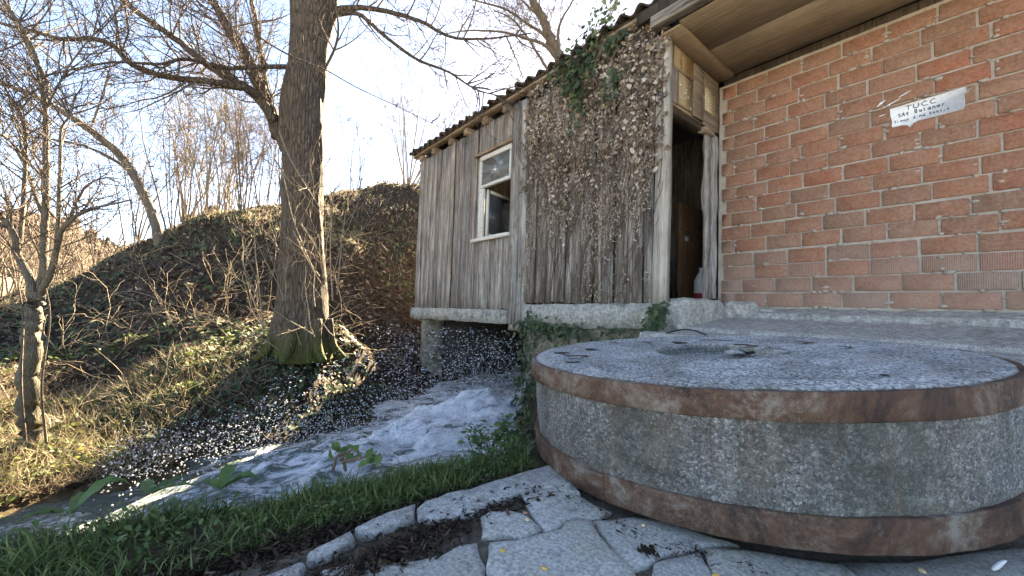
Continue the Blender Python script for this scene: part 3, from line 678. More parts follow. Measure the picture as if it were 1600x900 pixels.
# ------------------------------------------------------------------ millstone
def make_millstone():
    R, T = 0.75, 0.346
    n = np.array([-0.047, -0.061, 1.0]); n /= np.linalg.norm(n)
    u = np.cross([0, 1, 0], n); u /= np.linalg.norm(u); v = np.cross(n, u)
    c = np.array([-0.709, 1.670, 0.5 - 0.1395]); Mx = np.stack([u, v, n], -1)
    top = empty('millstone', c - n * T, 'huge round grey millstone with two rusty iron hoops lying in the yard', 'millstone')
    def lathe(prof, na=240, rough=None, seed=0):
        th = np.arange(na) * 2 * math.pi / na; V = []
        for k, (r_, z) in enumerate(prof):
            rr = np.full(na, float(r_)); zz = np.full(na, float(z))
            if rough:
                ar, az = rough(r_, z)
                rr = rr + ar * fbm(np.cos(th) * 14 + 40, np.sin(th) * 14 + z * 40 + 20, seed, 4); zz = zz + az * fbm(np.cos(th) * r_ * 22 + 70, np.sin(th) * r_ * 22 + 30, seed + 9, 4)
            V.append(np.stack([rr * np.cos(th), rr * np.sin(th), zz], -1))
        V = np.vstack(V); m = len(prof)
        i = np.arange(m - 1)[:, None] * na + np.arange(na)[None]; j = np.arange(m - 1)[:, None] * na + (np.arange(na)[None] + 1) % na
        return V, np.stack([i, j, j + na, i + na], -1).reshape(-1, 4), na, m
    prof = [(0.2, -T), (0.70, -T), (0.722, -T + 0.012)]
    prof += [(R - 0.006, -T + 0.02 + k * (T - 0.03) / 22) for k in range(23)]
    prof += [(R - 0.007, -0.006), (R - 0.018, 0.001)]
    prof += [(r_, 0.002 + 0.004 * math.sin(r_ * 40)) for r_ in np.linspace(R - 0.04, 0.30, 26)]
    prof += [(0.27, 0.006), (0.25, 0.002), (0.235, -0.012), (0.22, -0.03), (0.20, -0.045), (0.15, -0.05), (0.08, -0.05), (0.004, -0.05)]
    V, Q, na, m = lathe(prof, 260, lambda r_, z: ((0.016, 0.0) if z < -0.005 and r_ > 0.6 else (0.004, 0.007 if r_ < 0.74 else 0.004)), 4)
    mb = MB(); mb.add(V @ Mx.T + c, Q); mb.build('stone_body', M['millstone'], top, smooth=True)
    for (z0, z1, s) in ((-0.069, -0.003, 1), (-T + 0.004, -T + 0.080, 2)):
        pr = [(R - 0.01, z0 + 0.0015), (R + 0.003, z0), (R + 0.006, z0 + 0.003), (R + 0.0065, (z0 + z1) / 2), (R + 0.006, z1 - 0.003), (R + 0.003, z1), (R - 0.01, z1 - 0.001)]
        V, Q, na, m = lathe(pr, 260, lambda r_, z: (0.006, 0.0045), 7 + s)
        mb = MB(); mb.add(V @ Mx.T + c, Q); o = mb.build('iron_hoop', M['rust'], top, smooth=True)
        o['label'] = 'rusty upper iron hoop' if s == 1 else 'rusty lower iron hoop'
        a0 = -2.15 if s == 1 else -1.75; mp = MB(); V = []
        for i in range(9):
            a = a0 + (i / 8) * 0.16
            for (rr_, zz_) in ((R + 0.004, z0 + .002), (R + 0.0115, z0 + .004), (R + 0.0115, z1 - .004), (R + 0.004, z1 - .002)): V.append((rr_ * math.cos(a), rr_ * math.sin(a), zz_))
        mp.add(np.array(V) @ Mx.T + c, [(i * 4 + j, (i + 1) * 4 + j, (i + 1) * 4 + (j + 1) % 4, i * 4 + (j + 1) % 4) for i in range(8) for j in range(4)], None, [[0, 1, 2, 3], [35, 34, 33, 32]])
        hp = mp.build('hoop_lap', M['rust'], o)
        hp.matrix_parent_inverse = Matrix.Identity(4)
        for i in range(2):
            a = a0 + 0.05 + i * .06; mp = MB(); mp.add((ICO_V * np.array([.007, .007, .007]) + np.array([(R + .0115) * math.cos(a), (R + .0115) * math.sin(a), (z0 + z1) / 2])) @ Mx.T + c, None, ICO_T)
            hp = mp.build('rivet', M['rust'], o, smooth=True); hp.matrix_parent_inverse = Matrix.Identity(4)
    # old mortar fill broken round the eye
    mb = MB(); r = np.random.default_rng(8)
    for k in range(34):
        a = r.uniform(-0.5, 1.9); rad = r.uniform(0.12, 0.245); s_ = r.uniform(0.012, 0.038)
        pv = ICO_V * (1 + r.normal(size=(12, 1)) * 0.22) * np.array([s_ * 1.3, s_ * 1.1, s_ * 0.42])
        cc = np.array([rad * math.cos(a), rad * math.sin(a), -0.048 + 0.040 * (rad / 0.24)])
        mb.add((pv + cc) @ Mx.T + c, None, ICO_T)
    mb.build('eye_mortar', M['apron'], top)
    return c, Mx
MS_C, MS_M = make_millstone()

# ------------------------------------------------------------------ brick wall
YB, YS, XD = 4.72, 3.55, -2.05
def make_brick_wall():
    top = empty('brick_wall', (-0.4, YB + 0.1, 0.6), 'bare red hollow brick wall with smeared pale mortar beside the door', 'wall')
    mb = MB(); nx, nz = 120, 90
    xs = np.linspace(-2.04, 2.6, nx); zs = np.linspace(0.45, 3.19, nz); X, Z = np.meshgrid(xs, zs, indexing='ij')
    Y = YB + 0.007 + fbm(X * 16, Z * 16, 61, 4) * 0.012
    i = np.arange(nx - 1)[:, None] * nz + np.arange(nz - 1)[None]
    mb.add(np.stack([X, Y, Z], -1).reshape(-1, 3), np.stack([i, i + nz, i + nz + 1, i + 1], -1).reshape(-1, 4))
    mb.box((-2.04, YB + 0.03, 0.45), (2.6, YB + 0.19, 3.185))
    mb.build('mortar', M['mortar'], top, smooth=True)
    r = np.random.default_rng(21); PW, PH = 0.315, 0.150
    meshes = []
    def brick_mesh(w_):
        m_ = MB(); h = 0.1345; d = 0.09
        ch = 0.006
        # front face with knocked-off corners
        def ring(y, e):
            pts = []
            cs = [r.uniform(0.001, 0.012) + e for _ in range(4)]
            for (sx, sz), c_ in zip(((0, 0), (1, 0), (1, 1), (0, 1)), cs):
                x = w_ if sx else 0; z = h if sz else 0; dx = -c_ if sx else c_; dz = -c_ if sz else c_
                a = (x + dx, y, z + (e if not sz else -e)); b = (x + (-e if sx else e), y, z + dz)
                pts += ([b, a] if (sx, sz) in ((0, 0), (1, 1)) else [a, b])
            return pts
        V = ring(d, 0) + ring(0.005, 0) + ring(0.0, 0.005)
        n = 8; Q = [(k * n + i, k * n + (i + 1) % n, (k + 1) * n + (i + 1) % n, (k + 1) * n + i) for k in range(2) for i in range(n)]
        m_.add(V, Q, None, [list(range(2 * n, 3 * n))]); return m_.mesh('brick')
    full = [brick_mesh(0.300) for _ in range(7)]
    for me in full: me.materials.append(M['brick'])
    for row in range(17):
        z = 0.621 + row * PH + r.normal() * 0.003
        x0 = (0.03 if row % 2 == 0 else -0.10) + r.normal() * 0.02; x0 = {0: 0.028, 1: 0.107, 2: -0.092}.get(row, x0)
        k0 = math.floor((-2.0 - x0) / PW) 
        for k in range(k0, 12):
            xa = x0 + k * PW + 0.008; xb = xa + 0.300
            if xb < -1.96 or xa > 2.5: continue
            w_ = 0.300
            if xa < -2.0: xa = -2.0; w_ = xb - xa
            if w_ < 0.05: continue
            me = full[r.integers(0, 7)]
            o = bpy.data.objects.new('brick', me); link(o)
            o.scale = (w_ / 0.300 * r.uniform(0.985, 1.005), 1, r.uniform(0.985, 1.02))
            o.location = (xa + r.normal() * 0.002, YB - 0.005 + r.normal() * 0.002, z + r.normal() * 0.002)
            o.rotation_euler = (0, r.normal() * 0.006, r.normal() * 0.008)
            o.parent = top; o.matrix_parent_inverse = Matrix.Translation(-top.location)
    # lumps of mortar squeezed from the joints
    mb = MB()
    for k in range(520):
        row = r.integers(0, 17); x = r.uniform(-2.0, 2.4); z = 0.621 + row * PH - 0.006
        if r.random() < 0.45:
            kk = r.integers(-7, 8); x = (0.03 if row % 2 == 0 else -0.10) + kk * PW + 0.002; z = z + r.uniform(0.0, 0.13)
            if x < -1.98: continue
        s_ = r.uniform(0.006, 0.02)
        pv = ICO_V * (1 + r.normal(size=(12, 1)) * 0.25) * np.array([s_ * r.uniform(.8, 2.4), 0.007, s_])
        mb.add(pv + np.array([x, YB - 0.003, z]), None, ICO_T)
    mb.build('mortar_lumps', M['mortar'], top, kind='stuff')
    return top
make_brick_wall()

# painted notice on the bricks, hand lettering
STROKES = {
    'T': [[(0, 1), (1, 1.02)], [(.5, 1), (.48, 0)]], 'U': [[(0, 1), (0, .2), (.3, 0), (.7, .05), (.9, .3), (.9, 1)]],
    'C': [[(.9, .85), (.5, 1), (.1, .7), (.1, .3), (.5, 0), (.95, .1)]], 'S': [[(.85, .95), (.3, .95), (.1, .7), (.8, .4), (.8, .1), (.1, .02)]],
    'A': [[(0, 0), (.45, 1), (.9, 0)], [(.2, .4), (.75, .4)]], 't': [[(.4, .9), (.4, .1), (.7, .02)], [(.1, .6), (.75, .62)]],
    'B': [[(.1, 0), (.1, 1), (.7, .9), (.6, .55), (.1, .5)], [(.6, .55), (.85, .3), (.6, 0), (.1, 0)]],
    'u': [[(.05, .6), (.1, .1), (.5, .05), (.75, .6)], [(.75, .6), (.8, 0)]], 'l': [[(.3, 1), (.3, 0)]], 'n': [[(.1, 0), (.1, .6)], [(.1, .45), (.5, .62), (.75, .45), (.78, 0)]],
    'r': [[(.15, 0), (.15, .6)], [(.15, .4), (.7, .62)]], '.': [[(.3, 0), (.36, .05)]], 'i': [[(.3, 0), (.32, .55)]], 'o': [[(.1, .3), (.4, .6), (.75, .3), (.4, 0), (.1, .3)]],
    'p': [[(.1, -.35), (.12, .6)], [(.12, .5), (.6, .55), (.6, .1), (.12, .1)]], 'd': [[(.7, 1), (.7, 0)], [(.7, .4), (.2, .5), (.15, .1), (.7, .1)]],
    'k': [[(.1, 1), (.1, 0)], [(.65, .6), (.1, .3), (.7, 0)]], 'e': [[(.1, .3), (.7, .35), (.4, .6), (.1, .3), (.4, 0), (.75, .1)]], 's': [[(.65, .55), (.2, .5), (.6, .2), (.1, .02)]], ' ': [],
    '1': [[(.2, .75), (.5, 1), (.5, 0)]], '2': [[(.1, .8), (.45, 1), (.8, .75), (.1, 0), (.9, 0)]], '3': [[(.1, .95), (.8, .95), (.4, .58), (.8, .3), (.5, 0), (.1, .1)]], '0': [[(.5, 1), (.1, .6), (.2, .1), (.6, 0), (.9, .4), (.8, .9), (.5, 1)]],
}
def lettering(mb, text, origin, right, up, h, wd, gap, pen, nrm, jit=0.04, seed=1):
    r = np.random.default_rng(seed); o = np.array(origin, float); right = np.array(right, float); up = np.array(up, float)
    for ch in text:
        for st in STROKES[ch]:
            p = [o + right * (a * wd) + up * (b * h) + (right * r.normal() + up * r.normal()) * jit * h for a, b in st]
            for a, b in zip(p[:-1], p[1:]):
                d = b - a; L = np.linalg.norm(d)
                if L < 1e-6: continue
                d /= L; s_ = np.cross(d, nrm) * pen / 2; a2 = a - d * pen * .3; b2 = b + d * pen * .3
                mb.add([a2 - s_, b2 - s_, b2 + s_, a2 + s_, a2 - s_ + np.array(nrm) * .0012, b2 - s_ + np.array(nrm) * .0012, b2 + s_ + np.array(nrm) * .0012, a2 + s_ + np.array(nrm) * .0012],
                       [(0, 1, 2, 3), (7, 6, 5, 4), (0, 4, 5, 1), (2, 6, 7, 3), (1, 5, 6, 2), (3, 7, 4, 0)])
        o = o + right * (wd + gap)
def make_notice():
    top = empty('painted_notice', (-0.35, YB - 0.02, 2.2), 'white painted rectangle with hand lettering on the brick wall', 'sign')
    yy = YB - 0.016
    out = [(-.575, 2.378), (-.5, 2.381), (-.42, 2.386), (-.3, 2.388), (-.2, 2.394), (-.142, 2.397), (-.128, 2.385), (-.135, 2.372), (-.105, 2.368), (-.135, 2.356), (-.112, 2.35), (-.14, 2.34), (-.138, 2.28), (-.143, 2.222), (-.2, 2.217), (-.3, 2.214), (-.40, 2.212), (-.43, 2.20), (-.45, 2.172), (-.465, 2.196), (-.5, 2.205), (-.55, 2.205), (-.565, 2.212), (-.562, 2.26), (-.573, 2.32)]
    n = len(out); mb = MB()
    V = [(x, yy, z) for x, z in out] + [(x, yy + 0.02, z) for x, z in out]
    mb.add(V, [(i, (i + 1) % n, n + (i + 1) % n, n + i) for i in range(n)], None, [list(range(n)), list(range(n, 2 * n))[::-1]])
    mb.build('white_patch', M['lime'], top)
    nr = (0, -1, 0); mb = MB()
    lettering(mb, 'TUCC', (-.475, yy - .0015, 2.328), (1, 0, 0.01), (0, 0, 1), .036, .034, .014, .0055, nr, seed=1)
    mb.build('lettering_line', M['ink'], top); mb = MB()
    lettering(mb, 'SAt.Bulunur', (-.525, yy - .0015, 2.283), (1, 0, 0.015), (0, 0, 1), .030, .018, .008, .0046, nr, seed=2)
    mb.build('lettering_line', M['ink'], top); mb = MB()
    lettering(mb, 'Sinop d nu kensin', (-.548, yy - .0015, 2.237), (1, 0, 0.02), (0, 0, 1), .024, .013, .0065, .0034, nr, seed=3)
    mb.build('lettering_line', M['ink'], top, kind='stuff')
    # brush streaks and splashes beside it
    for k, (x0, z0, x1, z1, wd) in enumerate([(-.665, 2.43, -.60, 2.475, .016), (-.62, 2.405, -.50, 2.455, .010), (-.52, 2.463, -.44, 2.497, .008), (-.65, 2.34, -.60, 2.345, .006)]):
        mb = MB(); a = np.array([x0, z0]); b = np.array([x1, z1]); d = b - a; d /= np.linalg.norm(d); nn = np.array([-d[1], d[0]]); r = np.random.default_rng(k)
        m = 9; up_ = [a + (b - a) * i / m + nn * wd * (.15 + .5 * math.sin(math.pi * i / m)) * r.uniform(.5, 1.2) for i in range(m + 1)]; lo = [a + (b - a) * i / m - nn * wd * (.1 + .5 * math.sin(math.pi * i / m)) * r.uniform(.5, 1.2) for i in range(m + 1)]
        pts = up_ + lo[::-1]; n = len(pts)
        V = [(p[0], yy + .006, p[1]) for p in pts] + [(p[0], yy + .018, p[1]) for p in pts]
        mb.add(V, [(i, (i + 1) % n, n + (i + 1) % n, n + i) for i in range(n)] + [(i, i + 1, n - 2 - i, n - 1 - i) for i in range(m)])
        mb.build('paint_streak', M['lime'], top)
make_notice()

# ------------------------------------------------------------------ timber shed
SHED = empty('timber_shed', (-4.7, YS, 0.3), 'weathered grey timber mill shed on a pale sill above the stream', 'shed')
def Xs(px, y=430): return float(PA(px, y, 1, YS)[0])
def plank(x0, x1, z0, z1, y=YS, mat='plank', th=0.026, lean=0.0, name='plank', jag=0.012, seg=7):
    """a vertical board with a wavy outline and ragged foot"""
    mb = MB(); rows = []
    wob = rng.normal() * 0.004
    for k in range(seg + 1):
        t = k / seg; z = z0 + (z1 - z0) * t
        a = x0 + rng.normal() * 0.0035 + lean * t; b = x1 + rng.normal() * 0.0035 + lean * t; y_ = y + wob * math.sin(t * 4) + rng.normal() * 0.0015
        za = z + (rng.normal() * jag if k == 0 else 0); zb = z + (rng.normal() * jag if k == 0 else 0)
        cup = rng.uniform(0.0, 0.004)
        rows.append([(a, y_ + cup, za), ((a + b) / 2, y_, (za + zb) / 2 + (rng.normal() * jag if k == 0 else 0)), (b, y_ + cup, zb), (b, y_ + th, zb), ((a + b) / 2, y_ + th, (za + zb) / 2), (a, y_ + th, za)])
    V = np.array(rows).reshape(-1, 3); n = 6
    Q = [(k * n + i, k * n + (i + 1) % n, (k + 1) * n + (i + 1) % n, (k + 1) * n + i) for k in range(seg) for i in range(n)]
    mb.add(V, Q, None, [list(range(n))[::-1], list(range(seg * n, seg * n + n))])
    return mb.build(name, M[mat], SHED)
# left bay boards
e = [-7.42] + [Xs(p) for p in (663, 677, 690, 704, 718)] + [-5.36]
for k in range(len(e) - 1):
    mid = (e[k] + e[k + 1]) / 2 + rng.normal() * 0.03
    g = 0.006
    for a, b in ((e[k], mid), (mid, e[k + 1])):
        plank(a + g / 2 + rng.uniform(0, .006), b - g / 2, 0.465 + rng.normal() * 0.012, 3.43, YS + rng.choice([0.0, 0.012, -0.012]), rng.choice(['plank', 'plank', 'plank_brown']), lean=-0.03 * (1 - k / 7))
e = [-5.345, -5.13, -4.93, -4.68, -4.43]
for k in range(4): plank(e[k] + .003, e[k + 1] - .003, 3.0, 3.44, YS + rng.choice([0.0, 0.008]), 'plank')
e = [-5.345, Xs(762, 440), -4.60, -4.43]
for k in range(3): plank(e[k] + .004, e[k + 1] - (.010 if k == 0 else .004), 0.475, 1.585, YS + (0.0, 0.008, 0.002)[k], 'plank')
# right bay boards under the ivy
e = [Xs(p) for p in (819, 834, 849, 865, 880, 895, 913, 926, 938, 958, 977, 991, 1005, 1021)]
for k in range(len(e) - 1):
    plank(e[k] + .003, e[k + 1] - rng.uniform(.003, .012), 0.60 + rng.normal() * 0.015, 3.46, YS + rng.choice([0.0, 0.016, -0.012]), rng.choice(['plank_brown', 'plank', 'plank_brown']), lean=rng.normal() * 0.012)
# narrow rounded battens over some joints
for k in (1, 3, 4, 6, 8, 10, 11):
    plank(e[k] - .022, e[k] + .024, 0.60, 3.3, YS - 0.024, 'plank_brown', 0.03, rng.normal() * .02, 'batten')
# posts
plank(-4.40, -4.24, 0.28, 3.46, YS - 0.045, 'post', 0.09, 0.0, 'post')
plank(-4.235, -4.07, 0.30, 2.12, YS - 0.03, 'post', 0.07, 0.0, 'post')
plank(-4.235, -4.10, 2.125, 3.44, YS - 0.045, 'post', 0.08, 0.0, 'post')
o = plank(-2.145, -2.02, 0.575, 2.83, YS - 0.03, 'pale_post', 0.10, 0.012, 'corner_post', 0.004); o['label'] = 'pale grey corner post beside the door'
plank(-2.15, -2.02, 2.835, 3.30, YS - 0.02, 'pale_post', 0.09, 0.0, 'corner_post', 0.002)
# sills
def sill(x0, x1, za, zb, zc, zd, y0, name='sill_beam'):
    mb = MB(); seg = 26; rows = []
    for k in range(seg + 1):
        t = k / seg; x = x0 + (x1 - x0) * t; lo = za + (zb - za) * t + rng.normal() * .006; hi = zc + (zd - zc) * t + rng.normal() * .004
        rows.append([(x, y0 + .004 * rng.normal(), lo), (x, y0 - 0.006 + .004 * rng.normal(), (lo + hi) / 2), (x, y0 + .003 * rng.normal(), hi), (x, y0 + .2, hi), (x, y0 + .2, lo)])
    V = np.array(rows).reshape(-1, 3); n = 5
    Q = [(k * n + i, (k + 1) * n + i, (k + 1) * n + (i + 1) % n, k * n + (i + 1) % n) for k in range(seg) for i in range(n)]
    mb.add(V, Q, None, [list(range(n)), list(range(seg * n, seg * n + n))[::-1]]); return mb.build(name, M['sill'], SHED)
sill(-7.47, -4.405, 0.245, 0.285, 0.462, 0.482, YS - 0.06)
sill(-4.065, -2.13, 0.265, 0.345, 0.565, 0.60, YS - 0.055)
mb = MB(); mb.box((-4.40, YS - 0.02, 0.20), (-4.07, YS + 0.15, 0.30), 0.01, 4, 0); mb.build('post_foot', M['post'], SHED)
# window
WIN = MB()
def part(name, lo, hi, mat, parent=None, jit=0.0, seg=1, ax=2, bevel=0.003):
    mb = MB(); mb.box(lo, hi, jit, seg, ax); return mb.build(name, M[mat], parent or SHED, bevel=bevel)
win = part('window', (-5.335, YS + 0.0, 1.60), (-5.27, YS + 0.09, 2.93), 'post')   # outer jamb carries the window
part('window_jamb', (-5.268, YS - 0.012, 1.62), (-5.215, YS + 0.05, 2.405), 'white_paint', win)
part('window_jamb', (-5.212, YS + 0.0, 1.62), (-5.165, YS + 0.05, 2.405), 'white_paint', win)
part('window_jamb', (-4.47, YS + 0.0, 1.60), (-4.425, YS + 0.09, 2.93), 'post', win)
o = part('window_hood', (-5.39, YS - 0.05, 2.945), (-4.40, YS + 0.02, 2.985), 'rafter', win, 0.004, 5, 0)
part('window_frame', (-5.268, YS - 0.010, 2.86), (-4.472, YS + 0.05, 2.928), 'white_paint', win)
part('window_frame', (-5.268, YS - 0.012, 2.452), (-5.235, YS + 0.05, 2.858), 'white_paint', win)
part('window_frame', (-4.505, YS - 0.012, 2.452), (-4.472, YS + 0.05, 2.858), 'white_paint', win)
part('transom', (-5.275, YS - 0.016, 2.407), (-4.472, YS + 0.05, 2.450), 'white_paint', win)
part('window_sill', (-5.40, YS - 0.065, 1.545), (-4.42, YS + 0.05, 1.598), 'white_paint', win, 0.003, 4, 0)
o = part('pane', (-5.235, YS + 0.018, 2.452), (-4.505, YS + 0.023, 2.858), 'glass', win, bevel=0); o['label'] = 'upper fixed pane reflecting the sky'
# casement standing open inwards
th = math.radians(104); hx, hy = -5.13, YS + 0.06
cdir = np.array([math.cos(th), math.sin(th)]); cn = np.array([-cdir[1], cdir[0]])
def cbox(a, b, z0, z1, t0, t1, name, mat):
    mb = MB(); V = []
    for z in (z0, z1):
        for s_, t_ in ((a, t0), (b, t0), (b, t1), (a, t1)):
            p = np.array([hx, hy]) + cdir * s_ + cn * t_; V.append((p[0], p[1], z))
    mb.add(V, [(0, 1, 2, 3), (7, 6, 5, 4), (0, 4, 5, 1), (1, 5, 6, 2), (2, 6, 7, 3), (3, 7, 4, 0)]); return mb.build(name, M[mat], win)
cbox(0, .05, 1.63, 2.39, -.02, .02, 'casement_stile', 'white_paint'); cbox(.60, .655, 1.63, 2.39, -.02, .02, 'casement_stile', 'white_paint')
cbox(.052, .598, 1.63, 1.68, -.019, .019, 'casement_rail', 'white_paint'); cbox(.052, .598, 2.34, 2.39, -.019, .019, 'casement_rail', 'white_paint')
cbox(.045, .605, 1.675, 2.345, -.003, .003, 'casement_pane', 'dusty_glass')
# dark lining added to stop light leaking between boards; floor, back and end walls
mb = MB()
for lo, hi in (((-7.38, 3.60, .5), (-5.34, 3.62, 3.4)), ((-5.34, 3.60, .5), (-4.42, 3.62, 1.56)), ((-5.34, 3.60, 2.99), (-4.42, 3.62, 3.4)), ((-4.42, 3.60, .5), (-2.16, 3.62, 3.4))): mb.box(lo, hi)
mb.build('light_stop_lining', M['inner'], SHED)
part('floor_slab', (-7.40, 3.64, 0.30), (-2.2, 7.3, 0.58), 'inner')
part('back_wall', (-7.42, 7.3, -0.5), (2.6, 7.4, 4.3), 'plank')
part('end_wall', (-7.40, 3.63, 0.32), (-7.34, 7.29, 3.9), 'plank')
part('end_wall', (2.45, 4.92, 0.0), (2.55, 7.29, 3.9), 'plank')
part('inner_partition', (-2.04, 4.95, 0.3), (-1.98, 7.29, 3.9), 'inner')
# rafters ends below the tiles
for k, x in enumerate([-7.36, -6.83, -6.20, -5.68, -5.13, -4.6, -4.0, -3.4, -2.8, -2.2]):
    part('rafter_end', (x - 0.06, YS - 0.06, 3.425 + rng.normal() * .006), (x + 0.06, YS + 0.35, 3.535), 'rafter', jit=0.004)
part('eave_board', (-7.62, YS - 0.10, 3.538), (-2.0, YS + 0.02, 3.575), 'rafter', jit=0.004, seg=12, ax=0)
part('wall_plate', (-7.60, YS + 0.05, 3.36), (-7.43, YS + 0.17, 3.46), 'rafter', jit=.004)
# roof
mb = MB(); sl_ = math.tan(math.radians(21)); y0, z0 = YS - 0.10, 3.58; yr = 5.75; zr = z0 + (yr - y0) * sl_
mb.add([(-7.62, y0, z0), (2.7, y0, z0), (2.7, yr, zr), (-7.62, yr, zr), (-7.62, y0, z0 + .03), (2.7, y0, z0 + .03), (2.7, yr, zr + .03), (-7.62, yr, zr + .03), (-7.62, 8.0, z0), (2.7, 8.0, z0), (2.7, 8.0, z0 + .03), (-7.62, 8.0, z0 + .03)],
       [(0, 1, 2, 3), (7, 6, 5, 4), (0, 4, 5, 1), (0, 3, 7, 4), (1, 5, 6, 2), (3, 2, 9, 8), (7, 11, 10, 6), (8, 9, 10, 11), (3, 8, 11, 7), (2, 6, 10, 9)])
ROOF = mb.build('roof', M['tile'], SHED)
mb = MB(); tw = 0.215; ns = 12; L = 0.42; V = []
for j in range(5):
    t = j / 4
    for i in range(ns + 1):
        s_ = i / ns; V.append(((s_ - .5) * tw * 1.06, t * L, 0.035 * math.sin(s_ * math.pi * 2) + 0.012 * (1 - t) + 0.03))
    for i in range(ns + 1):
        s_ = i / ns; V.append(((s_ - .5) * tw * 1.06, t * L, 0.035 * math.sin(s_ * math.pi * 2) + 0.012 * (1 - t) + 0.008))
n = ns + 1; Q = []
for j in range(4):
    a = j * 2 * n; b = (j + 1) * 2 * n
    for i in range(ns): Q += [(a + i, a + i + 1, b + i + 1, b + i), (a + n + i, b + n + i, b + n + i + 1, a + n + i + 1)]
    Q += [(a, b, b + n, a + n), (a + ns, a + n + ns, b + n + ns, b + ns)]
for i in range(ns): Q.append((i, n + i, n + i + 1, i + 1))
mb.add(V, Q); tile_me = mb.mesh('roof_tile', True); tile_me.materials.append(M['tile'])
for row in range(3):
    for k in range(48):
        x = -7.58 + k * tw
        if x > 2.65: break
        if row and x > -1.5: continue
        o = bpy.data.objects.new('roof_tile', tile_me); link(o)
        yy = y0 - 0.05 + row * 0.36; o.location = (x + rng.normal() * .006, yy + rng.normal() * .008, z0 + 0.02 + (yy - y0) * sl_ + rng.normal() * .004 + 0.012 * row)
        o.rotation_euler = (math.radians(21) - 0.04, rng.normal() * .02, rng.normal() * .02)
        o.parent = ROOF; o.matrix_parent_inverse = ROOF.matrix_world.inverted() @ Matrix.Identity(4)
        o.matrix_parent_inverse = Matrix.Identity(4)
ROOF_TILES_FIX = True
# soffit over the porch
for k in range(2):
    ya = YS - 0.08 + k * 0.63; yb = ya + 0.628
    cut = rng.uniform(-1.0, -0.3)
    part('soffit_board', (-1.875, ya, 3.285), (cut, yb, 3.30), 'soffit', bevel=0.001); part('soffit_board', (cut + .003, ya, 3.285), (2.6, yb, 3.30), 'soffit', bevel=0.001)
part('soffit_trim', (-2.06, YS - 0.08, 3.245), (-1.872, YB - 0.02, 3.262), 'soffit', jit=.002)
part('soffit_trim', (-1.885, YS - 0.06, 3.264), (-1.868, YB - 0.02, 3.283), 'rafter')
part('porch_beam', (-2.12, YS - 0.19, 3.30), (-1.50, YS - 0.09, 3.42), 'beam', jit=.004, seg=5, ax=0, bevel=.006)
part('porch_beam', (-1.49, YS - 0.18, 3.31), (2.6, YS - 0.09, 3.43), 'beam', jit=.004, seg=8, ax=0, bevel=.006)
part('porch_fascia', (-2.3, YS - 0.15, 3.44), (2.6, YS - 0.10, 3.56), 'inner', jit=.003, seg=6, ax=0)
part('wall_plate', (-2.0, YB + 0.02, 3.20), (2.6, YB + 0.14, 3.28), 'inner')

# door side of the shed (faces +X)
def dz(px, py): q = PA(px, py, 0, XD); return float(q[1]), float(q[2])
part('door_jamb', (XD - 0.10, 3.575, 0.60), (XD - 0.02, 3.66, 2.62), 'pale_post')
o = part('door_jamb', (XD - 0.035, 4.43, 0.665), (XD - 0.005, 4.56, 2.56), 'post', jit=.010, seg=12)
o = part('door_jamb', (XD - 0.035, 4.563, 0.70), (XD + 0.012, 4.69, 2.58), 'post', jit=.006, seg=10)
part('door_lintel', (XD - 0.14, 3.62, 2.565), (XD - 0.02, 4.70, 2.64), 'inner', jit=.004, seg=4, ax=1)
part('door_lintel', (XD - 0.06, 4.34, 2.55), (XD + 0.035, 4.56, 2.60), 'rafter', jit=.004, seg=3, ax=1)
part('header_board', (XD - 0.03, 3.60, 2.64), (XD - 0.012, 4.71, 3.27), 'card')
o = part('header_board', (XD - 0.010, 3.655, 2.655), (XD + 0.006, 3.795, 3.02), 'plank_brown', jit=.002, seg=3)
o = part('cardboard_panel', (XD - 0.010, 3.80, 2.67), (XD + 0.004, 4.09, 3.015), 'card', jit=.003, seg=4, bevel=0); o['label'] = 'torn brown cardboard with white scraps'
o = part('cardboard_panel', (XD - 0.008, 3.70, 3.03), (XD + 0.008, 4.13, 3.262), 'card', jit=.002, seg=3, bevel=0); o['label'] = 'cardboard with orange printed figures'
o = part('header_plank', (XD - 0.008, 4.095, 2.645), (XD + 0.020, 4.315, 3.235), 'rafter', jit=.003, seg=6)
o = part('header_plank', (XD - 0.008, 4.325, 2.63), (XD + 0.012, 4.70, 3.24), 'rafter', jit=.002, seg=4)
mb = MB(); lettering(mb, '2 30', (XD + 0.0105, 3.80, 3.13), (0, 1, 0), (0, 0, 1), .075, .045, .018, .012, (1, 0, 0), seed=4)
lettering(mb, '8'.replace('8', '3') + ' 30', (XD + 0.0105, 3.80, 3.045), (0, 1, 0), (0, 0, 1), .065, .045, .018, .010, (1, 0, 0), seed=5)
mb.build('orange_print', M['orange_ink'], SHED)
sh = part('paper_sheet', (XD + 0.0135, 4.355, 2.80), (XD + 0.0155, 4.60, 3.06), 'paper', bevel=0); sh['label'] = 'yellowed paper sheet with lines of writing'
mb = MB()
for k in range(6):
    z = 3.025 - k * 0.036
    for q in range(3):
        a = 4.372 + q * .075; b = a + rng.uniform(.045, .068)
        mb.box((XD + .0157, a, z), (XD + .0162, b, z + .006))
mb.build('writing', M['ink'], sh)
mb = MB()
for k in range(10):
    y = rng.uniform(3.83, 4.06); z = rng.uniform(2.70, 2.95); s_ = rng.uniform(.008, .025)
    mb.add(ICO_V * np.array([.002, s_ * rng.uniform(.5, 1.5), s_ * .6]) + np.array([XD + 0.006, y, z]), None, ICO_T)
mb.build('paper_scraps', M['white_enamel'], SHED, kind='stuff')
